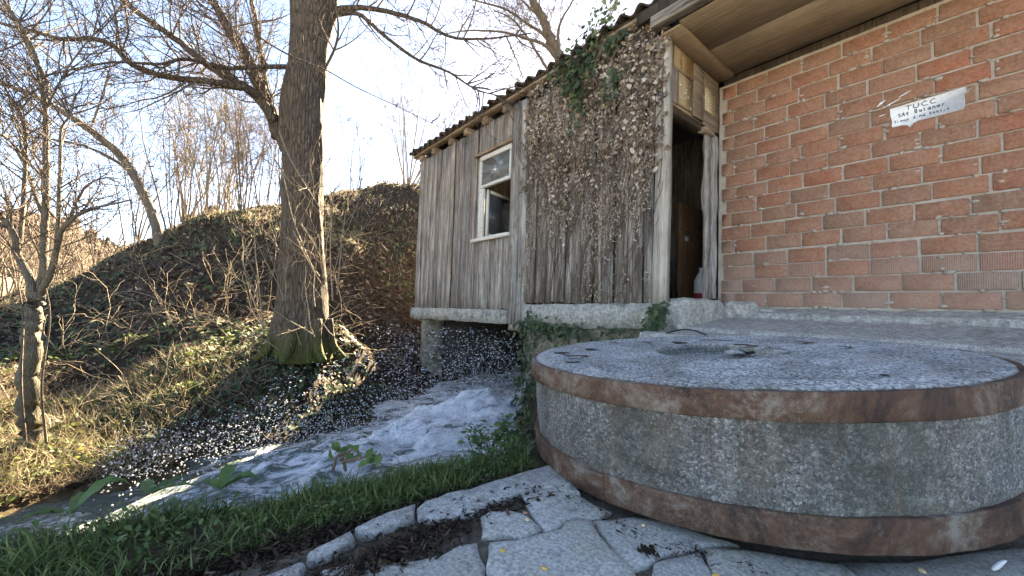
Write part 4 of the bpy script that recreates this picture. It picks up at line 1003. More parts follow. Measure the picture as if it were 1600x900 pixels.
# enamel house number on the corner post
num = part('number_plate', (-2.105, YS - 0.040, 2.625), (-2.022, YS - 0.033, 2.715), 'blue_plate'); num['label'] = 'small blue house number plate'
mb = MB(); lettering(mb, '112', (-2.097, YS - 0.0415, 2.647), (1, 0, 0), (0, 0, 1), .046, .016, .010, .0068, (0, -1, 0), 0.0)
mb.build('digits', M['white_enamel'], num)
part('number_backing', (-2.12, YS - 0.0395, 2.73), (-2.02, YS - 0.033, 2.80), 'rafter')
# concrete step under the door and apron before the wall
def make_apron():
    nx, ny = 300, 110; xs = np.linspace(-2.12, 2.7, nx); ys = np.linspace(3.16, YB + 0.02, ny)
    X, Y = np.meshgrid(xs, ys, indexing='ij')
    Yw = Y + fbm(X * 2, Y * 2, 77, 5) * 0.10 + fbm(X * 11, Y * 11, 78, 3) * 0.03
    prof = np.interp(Yw, [3.16, 3.24, 3.28, 3.62, 3.635, 4.45, 4.465, 4.74], [-0.12, 0.20, 0.325, 0.350, 0.385, 0.49, 0.545, 0.60])
    Z = prof + fbm(X * 5, Y * 9, 75, 4) * 0.014 + fbm(X * 26, Y * 30, 73, 4) * 0.018
    Z = np.where((X < -1.9), np.minimum(Z, 0.655), Z)
    mb = MB(); i = np.arange(nx - 1)[:, None] * ny + np.arange(ny - 1)[None]
    mb.add(np.stack([X, Y, Z], -1).reshape(-1, 3), np.stack([i, i + ny, i + ny + 1, i + 1], -1).reshape(-1, 4))
    # left side closing face
    V = [(xs[0], ys[j], Z[0, j]) for j in range(ny)] + [(xs[0], ys[j], -0.4) for j in range(ny)]
    mb.add(V, [(j, j + 1, ny + j + 1, ny + j) for j in range(ny - 1)])
    return tag(mb.build('concrete_apron', M['apron'], smooth=False), 'pale rough concrete ledge sloping down from the brick wall', 'ledge')
make_apron()
def rough_block(lo, hi, name, mat, parent, amp, seed, n=12):
    '''block with a knobbly weathered skin'''
    lo = np.array(lo); hi = np.array(hi); c = (lo + hi) / 2; h = (hi - lo) / 2; mb = MB()
    for ax in range(3):
        for sg in (-1, 1):
            u = np.linspace(-1, 1, n); A, Bq = np.meshgrid(u, u, indexing='ij'); p = np.zeros((n, n, 3)); o = [i for i in range(3) if i != ax]
            p[..., o[0]] = A; p[..., o[1]] = Bq; p[..., ax] = sg
            q = p / (np.abs(p) ** 6).sum(-1, keepdims=True) ** (1 / 6)
            w_ = c + q * h; f = fbm(w_[..., 0] * 9 + w_[..., 2] * 5, w_[..., 1] * 9 + w_[..., 2] * 7, seed, 4)
            V = (w_ + q * (f * amp)[..., None]).reshape(-1, 3); i = np.arange(n - 1)[:, None] * n + np.arange(n - 1)[None]
            mb.add(V, np.stack([i, i + 1, i + n + 1, i + n], -1).reshape(-1, 4))
    return mb.build(name, M[mat], parent)
o = rough_block((-2.10, 3.58, 0.30), (-1.86, 4.66, 0.655), 'door_step', 'apron', SHED, .07, 5, 20); o['label'] = 'rough pale concrete step below the door'
o = rough_block((-1.90, 4.42, 0.40), (-1.62, 4.70, 0.645), 'step_stone', 'apron', SHED, .10, 8, 14)
o = rough_block((-1.62, 4.55, 0.45), (-1.44, 4.72, 0.60), 'step_stone', 'apron', SHED, .08, 11, 12)
# stone footing below the right bay, pier under the left corner
mb = MB(); nx, nz = 40, 30; xs = np.linspace(-4.05, -2.05, nx); zs = np.linspace(-1.4, 0.345, nz); X, Z = np.meshgrid(xs, zs, indexing='ij')
Yf = YS + 0.02 + fbm(X * 4, Z * 5, 81, 4) * 0.16; i = np.arange(nx - 1)[:, None] * nz + np.arange(nz - 1)[None]
mb.add(np.stack([X, Yf, Z], -1).reshape(-1, 3), np.stack([i, i + nz, i + nz + 1, i + 1], -1).reshape(-1, 4)); mb.box((-4.04, YS + .1, -1.4), (-2.06, 7.2, 0.29), .0)
mb.build('footing', M['pier'], SHED, smooth=True)
o = part('pier', (-7.10, YS - 0.0, -1.3), (-6.92, YS + 0.4, 0.255), 'pier', jit=.012, seg=9)
o = part('pier', (-7.12, YS + 0.45, -1.3), (-6.95, 7.2, 0.28), 'undershed_dark', jit=.012, seg=9)  # long inner pier, coloured dark in place of under-shed shade
part('light_stop_wall', (-7.1, 6.6, -1.5), (-4.0, 6.8, 0.28), 'undershed_dark')  # wall added to shut out light behind the channel, coloured shade-dark
# black hose arching behind the millstone
a = np.array([PA(1036, 524, 1, 3.30), PA(1055, 517, 1, 3.32), PA(1075, 515, 1, 3.34), PA(1093, 519, 1, 3.36), PA(1106, 526, 1, 3.38)])
a = np.vstack([[a[0] + (-.06, 0, -.10)], a, [a[-1] + (.05, 0, -.08)]])
mb = MB(); mb.tube(smooth_path(a, 28), 0.006, 8); tag(mb.build('black_hose', M['black'], smooth=True), 'thin black hose arching over the concrete behind the millstone', 'hose')
# things seen in the dark doorway
bd = empty('brown_door_leaf', (-2.6, 4.6, 0.58), 'plain brown wooden panel standing inside the dark doorway', 'panel')
mb = MB(); q0 = PA(1063, 455, 0, -2.75); q1 = PA(1103, 455, 0, -2.75)
mb.box((-2.80, float(q0[1]), 0.58), (-2.75, float(q1[1]) + .3, 2.05)); mb.build('panel_board', M['brown_board'], bd, bevel=.004)
mb = MB(); mb.box((-2.749, float(q0[1]) + .02, 1.68), (-2.74, float(q1[1]) + .28, 1.72)); mb.build('panel_rail', M['brown_board'], bd)
mb = MB(); mb.box((-2.749, float(q0[1]) + .10, 1.53), (-2.742, float(q0[1]) + .26, 1.60)); mb.build('paper_label', M['sack'], bd)
q = PA(1096, 455, 0, -2.35); bt = empty('white_bottle', (-2.35, q[1], .58), 'white plastic bottle with a red band just inside the doorway', 'bottle')
def lathe_at(c, prof, name, mat, parent, na=20):
    mb = MB(); th_ = np.arange(na) * 2 * math.pi / na
    V = np.vstack([np.stack([c[0] + r_ * np.cos(th_), c[1] + r_ * np.sin(th_), np.full(na, c[2] + z)], -1) for r_, z in prof]); m = len(prof)
    i = np.arange(m - 1)[:, None] * na + np.arange(na)[None]; j = np.arange(m - 1)[:, None] * na + (np.arange(na)[None] + 1) % na
    mb.add(V, np.stack([i, j, j + na, i + na], -1).reshape(-1, 4)); return mb.build(name, M[mat], parent, smooth=True)
c = (-2.35, float(q[1]), .58)
lathe_at(c, [(0, 0), (.085, .002), (.09, .02), (.09, .30), (.085, .36), (.045, .44), (.03, .47), (.03, .50), (0, .50)], 'bottle_body', 'sack', bt)
lathe_at(c, [(.0915, .13), (.0925, .135), (.0925, .19), (.0915, .195)], 'label_band', 'red_band', bt)
lathe_at(c, [(.034, .475), (.034, .515), (.0, .518)], 'cap', 'sack', bt)

# ------------------------------------------------------------------ climbing ivy on the shed
def make_wall_ivy():
    top = empty('dried_ivy', (-3.0, YS - 0.1, 0.3), 'dried brown ivy covering the boards between window and door', 'ivy')
    r = np.random.default_rng(33)
    mb = MB()
    # stems: slanting and rising cords
    for k in range(110):
        x = r.uniform(-4.0, -2.2); z = r.uniform(0.55, 1.6) if k > 25 else 0.35; ln = r.uniform(0.5, 2.2); sl_ = r.normal() * 0.22 + 0.12
        n = 12; pts = []
        for i in range(n):
            t = i / (n - 1); pts.append((x + sl_ * ln * t + 0.03 * math.sin(t * 9 + k), YS - 0.022 - 0.012 * abs(math.sin(t * 7 + k)), min(z + ln * t, 3.5)))
        pts = np.array(pts); pts[:, 0] = np.clip(pts[:, 0], -4.3, -2.05)
        r0 = r.uniform(0.0015, 0.005) if k > 8 else r.uniform(0.008, 0.014)
        mb.tube(pts, np.linspace(r0, r0 * .5, n), 5, False)
    for k in range(46):
        x = r.uniform(-4.0, -2.1); z = r.uniform(1.7, 2.7); ln = r.uniform(.4, 1.1); sl_ = r.normal() * .45; n = 12; pts = []
        for i in range(n):
            t = i / (n - 1); pts.append((np.clip(x + sl_ * ln * t + .05 * math.sin(t * 8 + k), -4.2, -2.03), YS - .075 - .03 * abs(math.sin(t * 6 + k)), min(z + ln * t, 3.55)))
        r0 = r.uniform(.003, .008); mb.tube(np.array(pts), np.linspace(r0, r0 * .5, n), 5, False)
    mb.build('ivy_stems', M['twig'], top)
    # leaves: thick mass above, thinning to fibres below
    mb = MB(); N = 15000
    x = r.uniform(-4.12, -1.99, N); z = r.uniform(0.9, 3.62, N)
    zt = np.interp(x, [-4.2, -4.0, -3.7, -3.3, -3.0, -2.75, -2.5, -2.3, -2.0], [2.75, 2.5, 2.35, 2.25, 2.3, 2.15, 2.5, 2.05, 2.75])
    d = sstep(z + fbm(x * 4, z * 3, 91, 3) * 1.4, zt - 0.75, zt + 0.35) * np.clip(.75 + fbm(x * 7, z * 4, 94, 3) * 2.0, .1, 1)
    k = r.random(N) < d * np.interp(x, [-4.2, -2.1, -2.0], [1, 1, .6]); x = x[k]; z = z[k]; n = len(x)
    pos = np.stack([x, YS - 0.03 - r.random(n) ** 1.5 * 0.06, z], -1)
    nrm = np.stack([r.normal(size=n) * .55, -1 + r.normal(size=n) * .45, r.normal(size=n) * .55 + .25], -1)
    scatter(mb, CURL_V, CURL_Q, None, pos, rot_from(nrm, r.random(n) * 6.28), 0.016 + 0.046 * r.random(n) ** 2, np.clip(r.random(n) ** 1.1 + fbm(x * 3, z * 3, 93, 3) * .8, 0, 1))
    mb.build('dry_leaves', M['dry_ivy'], top, kind='stuff')
    mb = MB(); N = 17000; x = r.uniform(-4.05, -2.17, N); z = r.uniform(0.62, 2.7, N)
    dd = fbm(x * 9, z * 1.4, 95, 4) * 1.5 + fbm(x * 2.5, z * 1.1, 97, 3) * 2.2 + 0.26 + 0.12 * (z - 1.5); k = r.random(N) < np.clip(dd * 1.5, 0, 1); x = x[k]; z = z[k]; n = len(x)
    pos = np.stack([x, YS - 0.018 - r.random(n) * .03, z], -1); nrm = np.stack([r.normal(size=n) * .5, -1 + r.normal(size=n) * .3, r.normal(size=n) * .3], -1)
    sc3 = np.stack([0.007 + .016 * r.random(n) ** 2, 0.014 + .035 * r.random(n) ** 1.5, 0.02 + 0 * x], -1)
    fr = rot_from(nrm, r.normal(size=n) * .8)
    scatter(mb, CURL_V, CURL_Q, None, pos, fr, sc3, r.random(n) ** 1.3)
    mb.build('rootlets', M['dry_ivy'], top, kind='stuff')
    g = empty('green_ivy', (-3.5, YS - 0.1, 2.6), 'strand of dark green ivy hanging from the eave over the dried ivy', 'ivy')
    mb = MB(); P_ = []
    for (px, py, sx, sz, cnt) in ((905, 100, .16, .14, 90), (915, 85, .22, .12, 90), (900, 130, .10, .14, 60), (903, 165, .07, .14, 50), (955, 72, .08, .08, 30), (958, 118, .06, .06, 22), (952, 148, .07, .06, 26), (880, 105, .12, .08, 40), (945, 45, .2, .10, 50), (935, 25, .12, .08, 40)):
        c = PA(px, py, 1, YS - .12)
        P_.append(np.stack([c[0] + r.normal(size=cnt) * sx, YS - .10 - r.random(cnt) * .08, c[2] + r.normal(size=cnt) * sz], -1))
    P_ = np.vstack(P_); n = len(P_); nrm = np.stack([r.normal(size=n) * .4, -1 + r.normal(size=n) * .3, r.normal(size=n) * .3 + .4], -1)
    scatter(mb, IVY_V, None, IVY_T, P_, rot_from(nrm, math.pi + r.normal(size=n) * .6), 0.045 + .035 * r.random(n), r.random(n))
    mb.build('ivy_leaves', M['ivy'], g, kind='stuff')
    mb = MB()
    for k in range(5):
        a = PA(905 + k * 8, 40, 1, YS - .10); b = PA(898 + k * 9, 170, 1, YS - .08); mb.tube(smooth_path([a, (a + b) / 2 + r.normal(size=3) * .04, b], 12), .004, 5, False)
    mb.build('ivy_stems', M['twig'], g)
    g = empty('green_ivy', (-3.2, YS - 0.1, 0.0), 'green and grey ivy trailing over the footing under the sill behind the millstone', 'ivy')
    mb = MB(); P_ = []; N = 1500
    x = r.uniform(-4.12, -2.1, N); z = r.uniform(-1.1, .34, N); k = r.random(N) < np.where(x < -3.75, .95, np.clip(.25 + z * 1.6, .12, .8)); x = x[k]; z = z[k]
    P_ = np.stack([x, YS - .05 - r.random(len(x)) * .12, z], -1)
    ex = [(1033, 492, .05, .06, 60), (1022, 510, .05, .05, 24), (845, 512, .12, .05, 40), (880, 516, .2, .04, 60), (830, 500, .06, .06, 24)]
    for (px, py, sx, sz, cnt) in ex:
        c = PA(px, py, 1, YS - .10); P_ = np.vstack([P_, np.stack([c[0] + r.normal(size=cnt) * sx, c[1] - r.random(cnt) * .06, c[2] + r.normal(size=cnt) * sz], -1)])
    n = len(P_); nrm = np.stack([r.normal(size=n) * .4 + .1, -1 + r.normal(size=n) * .3, r.normal(size=n) * .3 + .5], -1)
    scatter(mb, IVY_V, None, IVY_T, P_, rot_from(nrm, math.pi + r.normal(size=n) * .6), 0.04 + .035 * r.random(n), r.random(n))
    mb.build('ivy_leaves', M['ivy'], g, kind='stuff')
make_wall_ivy()

# ------------------------------------------------------------------ trees
TW = 0.0017
def twig_tree(mb, start, d, length, rad, level, r, droop=0.0, spread=0.7, maxl=3, sides=(6, 5, 4, 3), dens=1.0, cat=None, wob=0.10, up=0.05):
    """one branch and its side branches"""
    n = max(4, int(5 + length * 3)) if level < 2 else 4
    pts = [np.array(start, float)]; dd = np.array(d, float); dd /= np.linalg.norm(dd)
    for i in range(n):
        dd = dd + r.normal(size=3) * wob * (1.2 if level else 0.8); dd[2] += up - droop * (i / n); dd /= np.linalg.norm(dd)
        pts.append(pts[-1] + dd * length / n)
    pts = np.array(pts); rad = max(rad, TW * 1.3); rd = np.linspace(rad, max(rad * 0.3, TW), n + 1)
    mb.tube(pts, rd, sides[min(level, 3)], False)
    if level >= maxl:
        if cat is not None and r.random() < 0.35:
            for q in range(r.integers(1, 4)): cat.append(pts[r.integers(1, n + 1)])
        return
    k = max(2, int(dens * (2 + length * (3.0 if level == 0 else 4.2))))
    for q in range(k):
        t = r.uniform(0.18, 1.0); i = min(int(t * n), n - 1); f = t * n - i; p = pts[i] * (1 - f) + pts[i + 1] * f
        ax = pts[i + 1] - pts[i]; ax /= np.linalg.norm(ax)
        s_ = r.normal(size=3); s_ -= ax * (s_ @ ax); s_ /= np.linalg.norm(s_)
        nd = ax * r.uniform(.5, 1.0) + s_ * spread * r.uniform(.6, 1.3)
        twig_tree(mb, p, nd, length * r.uniform(.30, .62) * (1.1 - .4 * t), max(rd[i] * r.uniform(.35, .55), TW), level + 1, r, droop, spread, maxl, sides, dens, cat, wob, up)
def limb(mb, pts, r0, r1, n=None, sides=8, seed=0, rough=.12):
    pts = np.array(pts, float); L = np.linalg.norm(np.diff(pts, axis=0), axis=1).sum(); n = n or max(6, int(L / .08))
    q = smooth_path(pts, n); q[1:-1] += np.random.default_rng(seed).normal(size=(n - 2, 3)) * r1 * .25
    mb.tube(q, np.linspace(r0, r1, n), sides, True, rough, seed); return q
def sprout(mb, path, r, n, length, rad, maxl=2, dens=1.0, droop=0.0, t0=.15, cat=None, up=.05, spread=.8):
    m = len(path)
    for k in range(n):
        i = int(r.uniform(t0, .98) * (m - 1)); ax = path[min(i + 1, m - 1)] - path[max(i - 1, 0)]; ax /= np.linalg.norm(ax) + 1e-9
        s_ = r.normal(size=3); s_ -= ax * (s_ @ ax); s_ /= np.linalg.norm(s_)
        twig_tree(mb, path[i], ax * r.uniform(.3, .9) + s_ * spread + np.array([0, 0, .15]), length * r.uniform(.5, 1.2), rad * r.uniform(.6, 1.1), 3 - maxl, r, droop, .75, 3, dens=dens, cat=cat, up=up)
def px_path(lst): return [P(*a) for a in lst]

TW = .0024
def make_big_tree():
    D = 5.2; k = D / F_PX; r = np.random.default_rng(101)
    base = P(472, 556, D); base[2] -= 0.1
    top = empty('large_tree', base, 'thick leaning mossy tree trunk on the bank left of the shed', 'tree')
    ys = [(560, 470, 100), (540, 471, 91), (515, 471, 88), (480, 472, 81), (440, 473, 76), (400, 473, 71), (350, 473, 67), (300, 472, 66), (250, 473, 63), (210, 472, 70), (180, 472, 70), (140, 476, 66), (100, 481, 62), (60, 484, 62), (30, 488, 70), (0, 491, 78), (-40, 488, 70), (-120, 480, 58), (-260, 470, 44), (-420, 480, 26)]
    pts = np.array([P(x, y, D) for y, x, w_ in ys]); rad = np.array([w_ * k / 2 * .89 for y, x, w_ in ys])
    pr = smooth_path(np.c_[pts, rad], 150)
    V, Q = tube(pr[:, :3], pr[:, 3], 44, 0.10, 3)
    # root flare and burls
    mb = MB(); mb.add(V, Q); 
    for a in range(7):
        an = a * .9 + .3; o = np.array([math.cos(an), math.sin(an), 0]); b = pts[1].copy()
        mb.tube(smooth_path([b + np.array([0, 0, .35]) + o * .28, b + o * .36 + np.array([0, 0, .02]), b + o * .52 + np.array([0, 0, -.16])], 12), np.linspace(.085, .04, 12), 10, True, .2, a)
    mb.build('trunk', M['bark'], top, smooth=True)
    mb = MB(); L = []
    L.append(limb(mb, px_path([(450, 235, 5.2), (432, 195, 5.15), (412, 150, 5.1), (388, 95, 5.05), (355, 40, 5.0), (325, -10, 4.95), (280, -80, 4.9)]), .095, .032, sides=10, seed=1))
    L.append(limb(mb, px_path([(430, 190, 5.1), (402, 152, 5.0), (370, 128, 4.95), (320, 98, 4.9), (262, 52, 4.85), (205, 12, 4.8), (150, -40, 4.75)]), .066, .020, sides=9, seed=2))
    L.append(limb(mb, px_path([(405, 152, 5.0), (380, 137, 4.8), (330, 128, 4.6), (262, 120, 4.5), (205, 100, 4.4), (178, 72, 4.35), (145, 60, 4.3), (100, 62, 4.3), (50, 48, 4.3), (0, 36, 4.3), (-80, 10, 4.3)]), .042, .012, sides=8, seed=3))
    L.append(limb(mb, px_path([(430, 215, 5.2), (418, 150, 5.4), (408, 90, 5.5), (398, 30, 5.6), (390, -40, 5.7)]), .05, .025, seed=4))
    L.append(limb(mb, px_path([(462, 105, 5.1), (420, 104, 4.9), (350, 106, 4.7), (290, 92, 4.5), (250, 100, 4.4), (170, 98, 4.3), (60, 120, 4.2)]), .03, .008, seed=5))
    L.append(limb(mb, px_path([(520, 15, 5.2), (560, 12, 5.3), (605, 18, 5.4), (660, 35, 5.5), (705, 58, 5.6), (760, 60, 5.7), (830, 52, 5.8)]), .04, .010, seed=6))
    L.append(limb(mb, px_path([(515, 25, 5.2), (560, 22, 5.2), (600, 55, 5.2), (650, 92, 5.2), (700, 112, 5.3), (745, 140, 5.4), (790, 152, 5.5)]), .032, .007, seed=7))
    L.append(limb(mb, px_path([(505, -10, 5.2), (560, -40, 5.0), (640, -60, 5.0), (740, -90, 5.0)]), .06, .02, seed=8))
    L.append(limb(mb, px_path([(470, -60, 5.2), (420, -110, 5.0), (340, -150, 4.8), (240, -160, 4.6)]), .07, .02, seed=9))
    L.append(limb(mb, px_path([(500, 122, 5.0), (525, 70, 4.9), (528, 30, 4.8), (520, -10, 4.8)]), .018, .008, seed=10))
    L.append(limb(mb, px_path([(400, 55, 4.0), (450, 85, 4.1), (510, 110, 4.4), (560, 138, 4.8), (620, 166, 5.2), (700, 205, 5.8)]), .009, .004, seed=11))
    mb.build('limb', M['bark'], top, smooth=True)
    tw = MB()
    for i, p in enumerate(L):
        sprout(tw, p, r, (34, 34, 34, 20, 22, 24, 22, 22, 22, 6, 4)[i], (1.1, 1.0, .9, .9, .6, .8, .7, 1.0, 1.0, .5, .3)[i], .012, 2, 1.1)
    tw.build('twigs', M['twig'], top, kind='stuff')
    # pale suckers and dead twigs in front of the trunk
    sk = MB()
    for kx in range(26):
        x = r.uniform(395, 545); y = r.uniform(430, 560); b = P(x, y, D - .25 - r.random() * .4)
        twig_tree(sk, b, np.array([r.normal() * .5 + .1, r.normal() * .4 - .2, r.uniform(.2, 1)]), r.uniform(.5, 1.6), r.uniform(.004, .009), 1, r, .02, .6, 3, dens=.5)
    for path in ([(436, 205, 4.85), (452, 245, 4.7), (478, 290, 4.7), (500, 325, 4.6)], [(430, 250, 4.8), (446, 275, 4.7), (462, 290, 4.7), (490, 295, 4.7)], [(520, 470, 4.9), (516, 400, 4.9), (519, 330, 4.9), (524, 285, 4.8)], [(412, 520, 4.8), (405, 450, 4.8), (398, 380, 4.8), (400, 300, 4.7)], [(527, 460, 4.8), (532, 400, 4.8), (540, 330, 4.8)], [(458, 360, 4.7), (476, 398, 4.7), (500, 440, 4.7), (512, 455, 4.7)], [(470, 350, 4.75), (490, 380, 4.7), (500, 400, 4.7)]):
        q = smooth_path(px_path(path), 14); sk.tube(q, np.linspace(.010, .004, 14), 5, False); sprout(sk, q, r, 5, .35, .004, 1, .6)
    sk.build('suckers', M['twig_pale'], top, kind='stuff')
make_big_tree()

TW = .0017
def make_small_tree():
    D = 3.35; r = np.random.default_rng(55); base = P(48, 695, D)
    top = empty('small_tree', base, 'small crooked bare tree with slender forked trunk at the far left', 'tree')
    mb = MB(); limb(mb, px_path([(45, 712, D), (50, 690, D), (47, 640, D), (44, 590, D), (49, 530, D), (52, 490, D), (60, 455, D)]), .072, .052, 40, 14, 1)
    mb.build('trunk', M['bark_small'], top, smooth=True)
    mb = MB(); L = []
    for i, (pp, a, b) in enumerate([
        ([(58, 470, D), (45, 430, 3.3), (28, 400, 3.3), (25, 375, 3.25), (8, 345, 3.2), (-30, 320, 3.2)], .045, .02),
        ([(60, 460, D), (68, 420, 3.35), (70, 370, 3.4), (72, 300, 3.4), (72, 230, 3.45), (70, 165, 3.5), (55, 90, 3.5), (35, 45, 3.5), (5, 0, 3.5), (-20, -40, 3.5)], .042, .014),
        ([(62, 462, D), (82, 420, 3.3), (92, 375, 3.25), (100, 355, 3.2), (128, 332, 3.15), (160, 322, 3.1), (205, 312, 3.05)], .042, .008),
        ([(98, 358, 3.2), (112, 335, 3.25), (118, 318, 3.3), (135, 290, 3.35), (160, 278, 3.4), (190, 280, 3.4)], .022, .006),
        ([(30, 400, 3.3), (35, 330, 3.4), (40, 260, 3.4), (38, 200, 3.35), (20, 160, 3.3), (0, 125, 3.3)], .024, .010),
        ([(70, 340, 3.4), (50, 290, 3.5), (35, 250, 3.55), (10, 215, 3.6), (-30, 208, 3.6)], .024, .010),
        ([(88, 390, 3.25), (92, 320, 3.2), (94, 250, 3.2), (96, 200, 3.2), (110, 180, 3.2), (118, 145, 3.2)], .022, .006),
        ([(72, 170, 3.5), (110, 100, 3.6), (150, 50, 3.6), (200, 0, 3.6)], .012, .005)]):
        L.append(limb(mb, px_path(pp), a * .72, b * .7, None, 8, i + 3))
    mb.build('limb', M['bark_small'], top, smooth=True)
    tw = MB()
    for i, p in enumerate(L): sprout(tw, p, r, (20, 36, 14, 10, 26, 20, 18, 20)[i], (.7, .8, .4, .35, .6, .6, .5, .6)[i], .007, 2, 1.3, up=.08)
    for px_, x2 in ((30, 36), (62, 78)):
        q = smooth_path(px_path([(px_ + 10, 690, D - .1), (px_ + 3, 600, D - .1), (x2, 500, D - .1), (x2 - 8, 440, D)]), 16); tw.tube(q, np.linspace(.010, .005, 16), 5, False)
    tw.build('twigs', M['twig'], top, kind='stuff')
make_small_tree()

TW = .0040
def make_shrub(px, d, nst, hgt, spread, rad, label, seed, lean=(0, 0), maxl=2, cat=False, mat='twig', dens=.8, group='bare shrubs along the top of the bank', base=None):
    r = np.random.default_rng(seed); b = hcol(px, d) if base is None else np.array(base)
    top = empty('bare_shrub', b, label, 'shrub', group); tw = MB(); cats = [] if cat else None
    for k in range(nst):
        a = r.uniform(0, 6.28); s_ = spread * (k + .5) / nst
        dirv = np.array([math.cos(a) * s_, math.sin(a) * s_, 1.0]) + np.array([*(CR[:2] * lean[0]), 0])
        mb = MB(); n = 14; pts = [b + np.array([math.cos(a), math.sin(a), 0]) * .30 * r.random() + np.array([0, 0, -.1])]; dd = dirv / np.linalg.norm(dirv); L = hgt * r.uniform(.65, 1.1)
        for i in range(n): dd = dd + r.normal(size=3) * .045; dd /= np.linalg.norm(dd); pts.append(pts[-1] + dd * L / n)
        pts = np.array(pts); r0 = rad * r.uniform(.5, 1.15); mb.tube(pts, np.linspace(r0, max(r0 * .2, .003), n + 1), 6, False)
        mb.build('stem', M[mat], top, smooth=True)
        sprout(tw, pts, r, int(9 * dens * hgt / 3), hgt * .22, .006, maxl, dens, 0, .25, cats, .06, .7)
    tw.build('twigs', M[mat], top, kind='stuff')
    if cats:
        mb = MB(); c = np.array(cats); n = len(c); c[:, 2] -= .03
        scatter(mb, ICO_V, None, ICO_T, c, rot_from(np.tile([0, 0, 1.0], (n, 1)), r.random(n)), np.tile([.005, .005, .032], (n, 1)), np.full(n, .5)); mb.build('catkins', M['twig_pale'], top, kind='stuff')
ORD = ['first', 'second', 'third', 'fourth', 'fifth', 'sixth', 'seventh', 'eighth', 'ninth', 'tenth', 'eleventh', 'twelfth']
for i, (px, d, ns, h, sp) in enumerate([(150, 14.5, 6, 4.6, .35), (205, 12.5, 8, 4.6, .30), (262, 11.4, 9, 4.6, .28), (288, 12.0, 10, 5.2, .22), (315, 11.2, 10, 4.9, .22), (345, 11.8, 10, 5.4, .22), (372, 11.2, 9, 4.8, .25), (400, 12.5, 6, 4.4, .3), (425, 12.4, 5, 3.8, .32), (545, 14.6, 6, 3.4, .6)]):
    make_shrub(px, d, ns, h, sp, .022, f'{ORD[i]} clump of thin upright stems on the bank top, counted from the left', 200 + i, mat='twig_pale' if i in (3, 4, 5) else 'twig', dens=.62)
make_shrub(628, 14.9, 12, 4.3, .75, .032, 'fan of pale bare stems on the bank top just left of the shed roof', 231, mat='twig_pale', cat=True, dens=.75)
make_shrub(735, 17.5, 7, 5.2, .55, .03, 'bare shrub with hanging catkins behind the low end of the shed roof', 232, cat=True, dens=.7)

def make_leaning():
    r = np.random.default_rng(71); b = hcol(245, 10.4); D = float((b - CAM) @ CF)
    top = empty('leaning_tree', b, 'bare tree leaning far to the left from the bank top', 'tree'); mb = MB()
    q = limb(mb, [b + np.array([0, 0, -.2])] + px_path([(238, 335, D), (212, 278, D), (185, 240, D - .1), (150, 210, D - .2), (110, 182, D - .3), (72, 160, D - .4), (30, 140, D - .4), (-30, 120, D - .4)]), .125, .04, 60, 10, 5)
    mb.build('trunk', M['bark_small'], top, smooth=True); mb = MB()
    q2 = limb(mb, px_path([(215, 285, D), (195, 262, D), (160, 240, D), (120, 225, D), (60, 215, D), (0, 212, D)]), .05, .012, 40, 7, 6)
    q3 = limb(mb, px_path([(140, 203, D - .2), (150, 180, D), (165, 130, D), (172, 100, D), (178, 50, D)]), .03, .01, 30, 6, 7)
    q4 = limb(mb, px_path([(75, 162, D - .3), (70, 120, D), (45, 75, D), (20, 30, D), (0, 0, D)]), .06, .02, 30, 6, 8)
    mb.build('limb', M['bark_small'], top, smooth=True); tw = MB()
    for p, n in ((q, 26), (q2, 10), (q3, 8), (q4, 12)): sprout(tw, p, r, int(n * 1.6), 1.3, .011, 2, 1.0)
    tw.build('twigs', M['twig'], top, kind='stuff')
make_leaning()
def make_roof_tree():
    r = np.random.default_rng(72); D = 13.0; b = P(905, 330, D)
    b[2] = float(height(b[0:1], b[1:2])[0])
    top = empty('bare_tree', b, 'tall bare tree with hanging catkins rising behind the shed roof', 'tree'); mb = MB()
    q = limb(mb, [b, P(900, 200, D), P(880, 110, D), P(866, 75, D), P(852, 40, D), P(832, 0, D), P(800, -60, D)], .24, .09, 50, 10, 4)
    mb.build('trunk', M['bark_small'], top, smooth=True); mb = MB(); Ls = []
    for i, pp in enumerate([[(868, 82), (850, 55), (825, 38), (790, 15), (740, 0), (690, -15)], [(872, 95), (850, 70), (820, 60), (785, 50), (730, 48), (680, 55)], [(880, 110), (872, 60), (878, 30), (895, 0), (900, -40)], [(858, 55), (845, 30), (820, 5), (790, -20)], [(890, 150), (860, 115), (825, 60), (800, 30), (770, 15)], [(885, 120), (915, 70), (945, 40), (965, 0)]]):
        Ls.append(limb(mb, [P(a, c, D - .3 * (i % 3)) for a, c in pp], .06, .015, 26, 6, i))
    mb.build('limb', M['bark_small'], top, smooth=True); tw = MB(); cats = []
    sprout(tw, q, r, 10, 1.8, .014, 2, .8, cat=cats)
    for p in Ls: sprout(tw, p, r, 16, 1.5, .011, 2, .9, .05, .1, cats)
    tw.build('twigs', M['twig'], top, kind='stuff'); mb = MB(); c = np.array(cats); n = len(c); c[:, 2] -= .04
    scatter(mb, ICO_V, None, ICO_T, c, rot_from(np.tile([0, 0, 1.0], (n, 1)), r.random(n)), np.tile([.007, .007, .045], (n, 1)), np.full(n, .5)); mb.build('catkins', M['twig_pale'], top, kind='stuff')
make_roof_tree()
